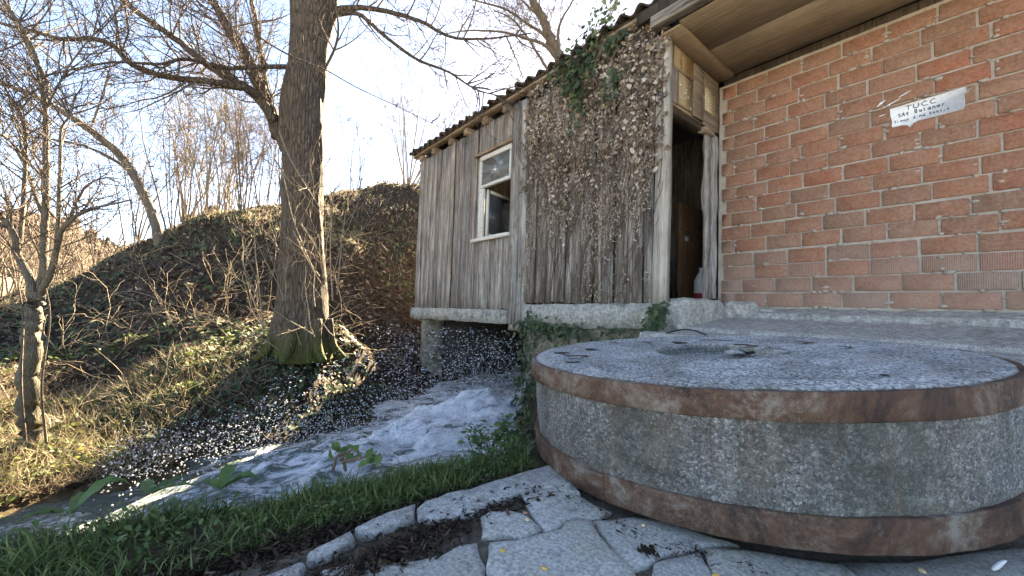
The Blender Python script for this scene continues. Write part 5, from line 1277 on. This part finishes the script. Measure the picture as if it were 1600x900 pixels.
# thin wood beyond the bank, to the left, and on the far hill: masses nobody could count
TW = .0075
def make_far_wood():
    r = np.random.default_rng(81); mb = MB()
    for k in range(230):
        px = r.uniform(-250, 470); d = r.uniform(17, 45); ry = ray(px, 470 + (px - 292) * .035); p = CAM + ry * d
        z = float(height(p[0:1], p[1:2])[0]) - .3; hgt = r.uniform(2.5, 5.5)
        twig_tree(mb, (p[0], p[1], z), (r.normal() * .12, r.normal() * .12, 1), hgt, .02 + .0012 * d, 1, r, 0, .55, 3, (4, 4, 3, 3), .42, None, .08, .06)
    tag(mb.build('far_wood', M['twig'], kind='stuff'), 'thin leafless wood beyond the bank')
    mb = MB(); N = 5200; px = r.uniform(-800, 950, N); d = r.uniform(60, 139, N); pos = []
    top_ = np.interp(px, [-900, -300, 0, 60, 100, 180, 260, 330, 420, 600, 1000], [300, 320, 342, 345, 356, 398, 372, 318, 330, 400, 420])
    cl = vnoise(px * .02, d * .05, 7); k = cl > .45; px, d, top_ = px[k], d[k], top_[k]
    for a, dd, tt in zip(px, d, top_):
        ry = ray(a, 470 + (a - 292) * .035); p = CAM + ry * dd; t = (dd - 35) / 105; zt = .5 + (462 - tt) / F_PX * 140; pos.append((p[0], p[1], -1 + (zt + 1) * t ** 1.3 + .8))
    pos = np.array(pos); n = len(pos); s_ = r.uniform(.6, 1.7, n)
    for q in range(3):
        off = r.normal(size=(n, 3)) * .7; pv = ICO_V * (1 + r.normal(size=(12, 1)) * .3)
        scatter(mb, pv, None, ICO_T, pos + off, rot_from(r.normal(size=(n, 3)), r.random(n) * 6), np.stack([s_ * .7, s_ * .6, s_], -1), r.random(n))
    tag(mb.build('far_trees', M['dead_leaf'], kind='stuff'), 'brown leafless trees covering the distant hill')
make_far_wood()

# ------------------------------------------------------------------ ground cover
TW = .0025
def hill_points(r, N, px0, px1, d0, d1, power=1.0):
    px = r.uniform(px0, px1, N); d = d0 * (d1 / d0) ** (r.random(N) ** power)
    ry = np.array([(a - 800) / F_PX for a in px]); base = CF[:2] / np.linalg.norm(CF[:2]); rt = _R[:2]
    xy = CAM[:2] + d[:, None] * (base + ry[:, None] * rt)
    z = height(xy[:, 0], xy[:, 1]); e = .05
    nx_ = (z - height(xy[:, 0] + e, xy[:, 1])) / e; ny_ = (z - height(xy[:, 0], xy[:, 1] + e)) / e
    return np.c_[xy, z], np.stack([nx_, ny_, np.ones(N)], -1), px, d
def make_litter():
    r = np.random.default_rng(91); mb = MB(); pos, nr, px, d = hill_points(r, 36000, -200, 720, 2.5, 16.5, .75)
    k = (pos[:, 2] > WZ + .01) & ~((px > 190) & (d < 5.9) & (r.random(len(px)) < np.interp(px, [190, 420], [.3, .92]))); pos = pos[k]; nr = nr[k]; d = d[k]; n = len(pos)
    nn = nr / np.linalg.norm(nr, axis=1)[:, None] + r.normal(size=(n, 3)) * .45; pos = pos + nn * .01
    scatter(mb, CURL_V, CURL_Q, None, pos, rot_from(nn, r.random(n) * 6.28), (.028 + .05 * r.random(n)) * np.clip(d / 6, .75, 1.3), r.random(n) ** 1.6)
    tag(mb.build('leaf_litter', M['dead_leaf'], kind='stuff'), 'brown fallen leaves strewn over the bank')
    mb = MB(); pos, nr, px, d = hill_points(r, 26000, -200, 720, 3.3, 16, .8); px_ = px
    g = fbm(pos[:, 0] * .7, pos[:, 1] * .7, 15, 3) * 2.2
    near = ((px > 170) & (px < 660) & (d < 6.2)); left = (px < 190) & (d > 6) & (d < 10)
    crest = (d > 9.3)
    k = (pos[:, 2] > WZ + .03) & (r.random(len(px)) < np.clip(.02 + g * .40 + near * np.interp(px, [170, 400, 450], [.4, .6, 1.0]) + left * .45 + crest * .15, 0, 1)); pos = pos[k]; nr = nr[k]; d = d[k]; n = len(pos)
    nn = nr / np.linalg.norm(nr, axis=1)[:, None] + r.normal(size=(n, 3)) * .5; pos = pos + np.array([0, 0, .03]) + nn * .03 * r.random((n, 1))
    scatter(mb, IVY_V, None, IVY_T, pos, rot_from(nn, r.random(n) * 6.28), (.05 + .05 * r.random(n)) * np.clip(d / 6, .8, 1.3), r.random(n))
    tag(mb.build('ground_ivy', M['ivy'], kind='stuff'), 'dark green ivy leaves creeping over the stream bank')
    # dry grass and small green leaves on the sunny foot of the bank
    mb = MB(); pos, nr, px, d = hill_points(r, 19000, -150, 470, 2.5, 5.2, .8); k = (pos[:, 2] > WZ + .02) & (r.random(len(px)) < np.interp(px, [-150, 250, 470], [1, .9, .35])); pos = pos[k]; d = d[k]; n = len(pos)
    nn = np.stack([r.normal(size=n) * .8, r.normal(size=n) * .8, .25 + r.random(n)], -1)
    BL_V = [(-.5, 0, 0), (.5, 0, 0), (-.35, .08, .5), (.35, .08, .5), (0, .35, .95)]; BL_Q = [(0, 1, 3, 2)]; BL_T = [(2, 3, 4)]
    s_ = .10 + .16 * r.random(n)
    scatter(mb, BL_V, BL_Q, BL_T, pos, rot_from(nn, r.random(n) * 6.28), np.stack([.006 + 0 * s_, s_, s_], -1), r.random(n))
    tag(mb.build('dry_grass', M['dry_grass'], kind='stuff'), 'straw coloured dry grass on the sunny foot of the bank')
    mb = MB(); pos, nr, px, d = hill_points(r, 9000, -150, 470, 2.5, 6.0, .8); g = fbm(pos[:, 0] * 1.6, pos[:, 1] * 1.6, 19, 3); k = (pos[:, 2] > WZ + .01) & (g > -.03); pos = pos[k]; n = len(pos)
    nn = np.stack([r.normal(size=n) * .5, r.normal(size=n) * .5, np.ones(n)], -1); pos[:, 2] += .03 + .06 * r.random(n)
    scatter(mb, LEAF_V, None, LEAF_T, pos, rot_from(nn, r.random(n) * 6.28), .03 + .04 * r.random(n), r.random(n))
    tag(mb.build('low_weeds', M['drygreen'], kind='stuff'), 'small yellow green weeds in the sunny patch by the stream')
    # crest grass and moss tufts
    mb = MB(); pos, nr, px, d = hill_points(r, 10000, -100, 720, 9.3, 16.5, 1.0); n = len(pos); nn = np.stack([r.normal(size=n) * .6, r.normal(size=n) * .6, .5 + r.random(n)], -1); s_ = .08 + .16 * r.random(n)
    scatter(mb, BL_V, BL_Q, BL_T, pos, rot_from(nn, r.random(n) * 6.28), np.stack([.014 + 0 * s_, s_, s_], -1), np.clip(r.random(n) * 1.15, 0, 1))
    tag(mb.build('bank_top_grass', M['dry_grass'], kind='stuff'), 'dry grass along the top of the bank')
    # dead canes and bramble hanging on the slope
    mb = MB()
    for k in range(270):
        pz, nr_, px_, d_ = hill_points(r, 1, -60, 660, 4.2, 11.5, .9); p = pz[0]
        if p[2] < WZ + .1: continue
        twig_tree(mb, p - np.array([0, 0, .03]), np.array([r.normal() * .8, r.normal() * .8, r.uniform(.1, 1.0)]), r.uniform(.3, 1.3), r.uniform(.003, .007) * np.clip(d_[0] / 6, .8, 1.6), 2, r, .25, .7, 3, (5, 4, 3, 3), .8, None, .2, .02)
    for pp in ([(180, 720), (240, 660), (285, 620), (330, 600)], [(130, 690), (200, 640), (270, 600)], [(245, 745), (275, 690), (290, 650), (330, 610), (380, 585), (420, 570)], [(0, 600), (30, 650), (70, 690)], [(190, 560), (230, 540), (300, 548)], [(150, 470), (200, 455), (260, 470)], [(265, 395), (305, 415), (345, 425)], [(300, 490), (330, 500), (360, 530)], [(180, 460), (215, 472), (240, 500), (250, 520)]):
        a = []
        for (x, y) in pp:
            best = None
            for dd in np.arange(2.8, 12, .1):
                q = P(x, y, dd)
                if q[2] < float(height(q[0:1], q[1:2])[0]) + .06: best = q; break
            a.append(best if best is not None else P(x, y, 6))
        q = smooth_path(a, 18); mb.tube(q, np.linspace(.010, .004, 18), 5, False); sprout(mb, q, r, 4, .4, .004, 1, .6)
    tag(mb.build('dead_canes', M['twig_pale'], kind='stuff'), 'pale dead bramble canes and twigs lying over the bank')
make_litter()

# ------------------------------------------------------------------ near grass verge
def make_verge():
    r = np.random.default_rng(17); N = 46000
    y = -2.2 + 5.6 * r.random(N) ** 1.0; y = np.where(r.random(N) < .7, r.uniform(-.9, 1.6, N), y)
    edge = -1.13 - .19 * np.clip(1 - y, 0, 3) + .04 * np.sin(y * 5) - 2.1 * sstep(y, 1.1, 3.3)
    litter = np.interp(y, [-2, .1, .55, .9, 1.3, 3], [-1.02, -1.04, -1.06, -1.0, -.98, -1.0]) + fbm(y * 4, y * 0, 3, 3) * .10
    x = edge - .20 + (litter - edge + .20) * r.random(N)
    # keep clear of the stone itself
    k = (np.hypot(x + .709, y - 1.67) > .77); x = x[k]; y = y[k]; n = len(x); z = height(x, y)
    tuft = np.clip(.5 + fbm(x * 5, y * 5, 23, 3) * 1.8, .15, 1.3); k = r.random(n) < tuft; x, y, z, tuft = x[k], y[k], z[k], tuft[k]; n = len(x)
    h = (.025 + .055 * r.random(n) ** 1.7) * (.5 + .75 * tuft)
    BL_V = [(-.5, 0, 0), (.5, 0, 0), (-.45, .10, .4), (.45, .10, .4), (-.28, .36, .74), (.28, .36, .74), (0, .78, .92)]; BL_Q = [(0, 1, 3, 2), (2, 3, 5, 4)]; BL_T = [(4, 5, 6)]
    nn = np.stack([r.normal(size=n) * .5, r.normal(size=n) * .5 - .1, np.ones(n)], -1); mb = MB()
    scatter(mb, BL_V, BL_Q, BL_T, np.stack([x, y, z], -1), rot_from(nn, r.random(n) * 6.28), np.stack([.0026 + .0026 * r.random(n), h, h], -1), r.random(n) * np.where(r.random(n) < .95, .85, 1))
    tag(mb.build('verge_grass', M['grass'], kind='stuff'), 'green grass verge between the kerb and the stream')
    mb = MB(); N = 3000; y = r.uniform(-1.2, 1.7, N); edge = -1.13 - .19 * np.clip(1 - y, 0, 3); x = edge - .1 + .30 * r.random(N); k = (np.hypot(x + .709, y - 1.67) > .80) & (fbm(x * 4, y * 4, 29, 3) > -.02 - .1 * (y > 1)) & (x < -1.05); x, y = x[k], y[k]; n = len(x); z = height(x, y) + .012 + .05 * r.random(n) ** 1.4 * (1 - .3 * (y > .6))
    nn = np.stack([r.normal(size=n) * .5, r.normal(size=n) * .5, np.ones(n)], -1)
    scatter(mb, LEAF_V, None, LEAF_T, np.stack([x, y, z], -1), rot_from(nn, r.random(n) * 6.28), .007 + .014 * r.random(n), r.random(n))
    tag(mb.build('verge_weeds', M['weed'], kind='stuff'), 'low leafy weeds growing in the grass verge')
    # litter strip between verge, kerb and paving
    mb = MB(); N = 9000; y = r.uniform(-.5, 1.0, N); side = r.random(N)
    x = np.where(side < .5, -1.03 + r.normal(size=N) * .035 * np.interp(y, [-.5, .4, .9], [1.6, 1.3, .4]), -.86 + r.normal(size=N) * .035 + .03 * np.sin(y * 7))
    dens = np.interp(y, [-.5, 0, .5, .75, 1.0], [1, 1, 1, .55, .15]); k = r.random(N) < dens; x, y = x[k], y[k]; n = len(x)
    z = np.where(x < -.97, height(x, y) + .004, PZ0 - .012) + r.random(n) * .018; nn = np.stack([r.normal(size=n) * .5, r.normal(size=n) * .5, np.ones(n)], -1)
    s_ = .006 + .012 * r.random(n) ** 2; scatter(mb, CURL_V, CURL_Q, None, np.stack([x, y, z], -1), rot_from(nn, r.random(n) * 6.28), np.stack([s_ * .6, s_ * 1.6, s_], -1), r.random(n) ** 1.7 * .8)
    # crumbs in the joints and under the stone edge
    N = 2600; a = r.uniform(math.pi * .9, math.pi * 1.85, N); rr = .76 + np.abs(r.normal(size=N)) * .035; x2 = -.709 + rr * np.cos(a); y2 = 1.67 + rr * np.sin(a); k = x2 > -.98; x2, y2 = x2[k], y2[k]; n = len(x2)
    nn = np.stack([r.normal(size=n) * .6, r.normal(size=n) * .6, np.ones(n)], -1); s_ = .003 + .007 * r.random(n) ** 2
    scatter(mb, CURL_V, CURL_Q, None, np.stack([x2, y2, np.full(n, PZ0 - .008) + r.random(n) * .010], -1), rot_from(nn, r.random(n) * 6.28), np.stack([s_ * .7, s_ * 1.5, s_], -1), r.random(n) ** 1.7 * .8)
    tag(mb.build('fallen_litter', M['dead_leaf'], kind='stuff'), 'dark brown rotten leaf litter along the kerb')
make_verge()
def leaf_plant(name, label, base, leaves, mat, group=None, seed=0):
    """broad-leaved plant: (direction xy, length, width, rise) per leaf"""
    r = np.random.default_rng(seed); top = empty(name, base, label, 'plant', group)
    for (dx, dy, L, W_, rise) in leaves:
        mb = MB(); d = np.array([dx, dy, 0.0]); d /= np.linalg.norm(d); sdir = np.array([-d[1], d[0], 0]); n = 8; V = []
        for i in range(n + 1):
            t = i / n; w_ = W_ * (math.sin(math.pi * min(1, (t * .93 + .07)) ** .8)) * (1 if t > .12 else .35); c = np.array(base) + d * L * t * .9 + np.array([0, 0, rise * t - rise * .75 * t * t * t])
            fr = .003 * math.sin(t * 22)
            for s_ in (-1, -.5, 0, .5, 1): V.append(c + sdir * s_ * w_ * .5 + np.array([0, 0, abs(s_) * w_ * .22 + fr * s_]))
        Q = [(i * 5 + j, i * 5 + j + 1, i * 5 + j + 6, i * 5 + j + 5) for i in range(n) for j in range(4)]
        mb.add(V, Q, None, None, r.uniform(.3, .9)); o = mb.build('leaf', M[mat], top, smooth=True)
leaf_plant('dock_plant', 'large dock plant with broad leaf standing over the stream at the left', PA(112, 802, 2, -.04), [(-.10, .45, .12, .06, .12), (-.35, .1, .10, .035, .05), (.1, -.4, .10, .035, .04)], 'weed', 'broad leaved weeds in the verge', 1)
leaf_plant('dock_plant', 'dock plant with two upright leaves in the verge before the white water', PA(345, 765, 2, -.02), [(-.2, .1, .10, .035, .09), (.3, .5, .11, .04, .08), (-.4, -.4, .08, .03, .04), (.1, .6, .10, .035, .05)], 'weed', 'broad leaved weeds in the verge', 2)
leaf_plant('dock_plant', 'flat long leaved weed at the stream edge left of the grass', PA(230, 772, 2, -.04), [(-.5, .9, .13, .028, .03), (.4, .9, .14, .026, .04), (-.9, -.1, .10, .03, .03)], 'weed', 'broad leaved weeds in the verge', 3)
def make_sprig():
    b = PA(540, 735, 2, -.01); r = np.random.default_rng(4); top = empty('ivy_sprig', b, 'broken twig with a few green leaves sticking up from the verge', 'twig'); mb = MB(); tw = MB()
    tips = []
    for pp in ([(520, 735, 1.02), (528, 712, 1.02), (545, 706, 1.03), (556, 700, 1.03), (562, 712, 1.0)], [(535, 722, 1.0), (555, 718, .98), (575, 712, .97), (588, 706, .96)], [(540, 735, 1.02), (535, 712, 1.06), (530, 700, 1.08)]):
        q = smooth_path([P(*a) for a in pp], 12); tw.tube(q, np.linspace(.0045, .0025, 12), 6); tips.append(q)
    tw.build('twig_stem', M['twig'], top, smooth=True)
    p = np.vstack(tips); k = r.integers(0, len(p), 16); pos = p[k] + r.normal(size=(16, 3)) * .012; nn = r.normal(size=(16, 3)) * .5 + np.array([.5, -.5, .5])
    scatter(mb, LEAF_V, None, LEAF_T, pos, rot_from(nn, r.random(16) * 6), .022 + .016 * r.random(16), r.random(16) * .6); mb.build('leaves', M['weed'], top, kind='stuff')
make_sprig()
def make_bush():
    r = np.random.default_rng(6); b = np.array([-1.30, 1.14, -.07]); top = empty('nettle_clump', b, 'bright green leafy weed clump against the left side of the millstone', 'plant'); st = MB(); mb = MB(); P_ = []
    for k in range(60):
        c = b + np.array([r.uniform(-.10, .12), r.uniform(-.30, .28), 0]); h = r.uniform(.03, .08); t = c + np.array([r.normal() * .03, r.normal() * .03, h])
        if np.hypot(c[0] + .709, c[1] - 1.67) < .79: continue
        st.tube(np.array([c, (c + t) / 2, t]), .0018, 4, False)
        for q in range(14): P_.append(c + (t - c) * r.uniform(.3, 1.05) + r.normal(size=3) * .018)
    st.build('stalks', M['weed'], top, kind='stuff'); P_ = np.array(P_); n = len(P_); nn = np.stack([r.normal(size=n) * .5, r.normal(size=n) * .5, np.ones(n)], -1)
    scatter(mb, LEAF_V, None, LEAF_T, P_, rot_from(nn, r.random(n) * 6), .014 + .022 * r.random(n), r.random(n)); mb.build('leaves', M['weed'], top, kind='stuff')
make_bush()
def make_bank_ivy():
    r = np.random.default_rng(44); N = 5200; y = r.uniform(1.2, 3.5, N); x = r.uniform(-3.9, -1.05, N); k = np.hypot(x + .709, y - 1.67) > .78; x, y = x[k], y[k]
    z = height(x, y); k = z > WZ + .05; x, y, z = x[k], y[k], z[k]; n = len(x); e = .04
    nn = np.stack([(z - height(x + e, y)) / e, (z - height(x, y + e)) / e, np.ones(n)], -1); nn = nn / np.linalg.norm(nn, axis=1)[:, None]; pos = np.stack([x, y, z], -1) + nn * (.01 + .04 * r.random((n, 1)))
    mb = MB(); scatter(mb, IVY_V, None, IVY_T, pos, rot_from(nn + r.normal(size=(n, 3)) * .4, r.random(n) * 6.28), .035 + .035 * r.random(n), r.random(n))
    tag(mb.build('bank_ivy', M['ivy'], kind='stuff'), 'dark ivy leaves covering the near stream bank behind the millstone')
make_bank_ivy()

# ------------------------------------------------------------------ small things on the paving and the stone
def kernel(px, py, label, mat='corn', s=.0065, z=PZ0 + .006):
    p = PA(px, py, 2, z); r = np.random.default_rng(int(px)); mb = MB()
    na, m = 12, 7; V = []
    for i in range(m):
        t = i / (m - 1); rr = math.sin(math.pi * min(.98, .06 + t * .9)) ** .7 * (1 - .35 * t)
        for j in range(na):
            a = 2 * math.pi * j / na; V.append((math.cos(a) * rr * s, (t - .5) * 2.1 * s, math.sin(a) * rr * s * .55 + (.0012 if t < .3 and math.sin(a) > 0 else 0)))
    th_ = r.uniform(0, 6.28); V = np.array(V); c_, s_ = math.cos(th_), math.sin(th_); V = np.stack([V[:, 0] * c_ - V[:, 1] * s_, V[:, 0] * s_ + V[:, 1] * c_, V[:, 2]], -1) + p
    Q = [(i * na + j, i * na + (j + 1) % na, (i + 1) * na + (j + 1) % na, (i + 1) * na + j) for i in range(m - 1) for j in range(na)]
    mb.add(V, Q, None, [list(range(na))[::-1], list(range((m - 1) * na, m * na))]); tag(mb.build('corn_kernel', M[mat], smooth=True), label, 'corn', 'corn kernels dropped on the paving')
kernel(786, 860, 'yellow corn kernel on the big slab below the small pale paving stone')
kernel(851, 888, 'orange corn kernel at the bottom edge of the paving in the middle')
kernel(824, 812, 'pale corn kernel on the right edge of the small pale paving stone', 'corn_pale')
kernel(821, 801, 'reddish corn kernel beside a pale one on the small paving stone', 'corn_red')
kernel(1005, 820, 'pale yellow corn kernel close to the front left of the millstone', 'corn_pale')
kernel(1441, 892, 'pale corn kernel below the millstone at the lower right', 'corn_pale', .008)
kernel(1118, 899, 'orange corn kernel cut by the bottom edge of the picture')
r_ = np.random.default_rng(9); mb = MB(); c = PA(1013, 861, 2, PZ0 + .004)
P_ = c + r_.normal(size=(60, 3)) * np.array([.010, .012, .003]); scatter(mb, CURL_V, CURL_Q, None, P_, rot_from(r_.normal(size=(60, 3)) + np.array([0, 0, 1.5]), r_.random(60) * 6), .005 + .008 * r_.random(60), r_.random(60) * .4)
tag(mb.build('dry_leaf_clump', M['dead_leaf'], kind='thing'), 'crumpled brown leaf clump on the slab in front of the millstone', 'leaf')
mb = MB(); q = smooth_path([PA(1551, 890, 2, PZ0 + .01), PA(1562, 880, 2, PZ0 + .016), PA(1572, 876, 2, PZ0 + .02)], 6); mb.tube(q, np.array([.003, .006, .006, .005, .004, .002]), 5); tag(mb.build('white_chip', M['white_enamel']), 'white curled scrap lying under the right end of the millstone', 'scrap')
# dry leaves and straws on the top of the millstone
def on_stone(px, py):
    n_ = MS_M[:, 2]; d = ray(px, py); return CAM + d * (((MS_C + n_ * .008) - CAM) @ n_ / (d @ n_))
for i, (px, py, L, W_, lab) in enumerate([(878, 551, .07, .022, 'curled brown leaf near the left rim of the millstone top'), (905, 556, .12, .024, 'long torn brown leaf on the left of the millstone top'), (925, 546, .06, .03, 'folded brown leaf behind the long torn one on the millstone'), (960, 535, .08, .02, 'thin dry leaf at the back left rim of the millstone'), (895, 565, .06, .012, 'short straw nearest the left rim of the millstone'), (1012, 534, .05, .02, 'small brown leaf at the back of the millstone left of its eye'), (1062, 535, .06, .03, 'pale brown leaf left of the eye of the millstone'), (1120, 531, .16, .018, 'long dark straw behind the eye of the millstone'), (1165, 539, .09, .03, 'brown leaf lying across the broken mortar of the eye'), (1258, 534, .06, .02, 'small dark leaf right of the eye near the back rim'), (1320, 541, .05, .022, 'single brown leaf on the right half of the millstone top'), (1380, 585, .03, .012, 'tiny dark straw near the front right rim of the millstone')]):
    c = on_stone(px, py); r = np.random.default_rng(i); a = YAW + r.normal() * .25; d = np.array([_R[0], _R[1], 0]); d = d * math.cos(r.normal() * .3) + np.array([CF[0], CF[1], 0]) * r.normal() * .3; s_ = np.array([-d[1], d[0], 0]); V = []; n = 6
    for k in range(n + 1):
        t = k / n - .5; w_ = W_ * (1 - (2 * t) ** 2) ** .6 * .8 + .001
        for q in (-1, 0, 1): V.append(c + d * t * L + s_ * q * w_ + np.array([0, 0, .12 * W_ * abs(q) + .0012 * math.sin(t * 6 + i) - .0025]))
    mb = MB(); mb.add(V, [(k * 3 + q, k * 3 + q + 1, k * 3 + q + 4, k * 3 + q + 3) for k in range(n) for q in range(2)], None, None, r.uniform(.1, .6)); tag(mb.build('dry_leaf', M['dead_leaf']), lab, 'leaf', 'dry leaves on the millstone')
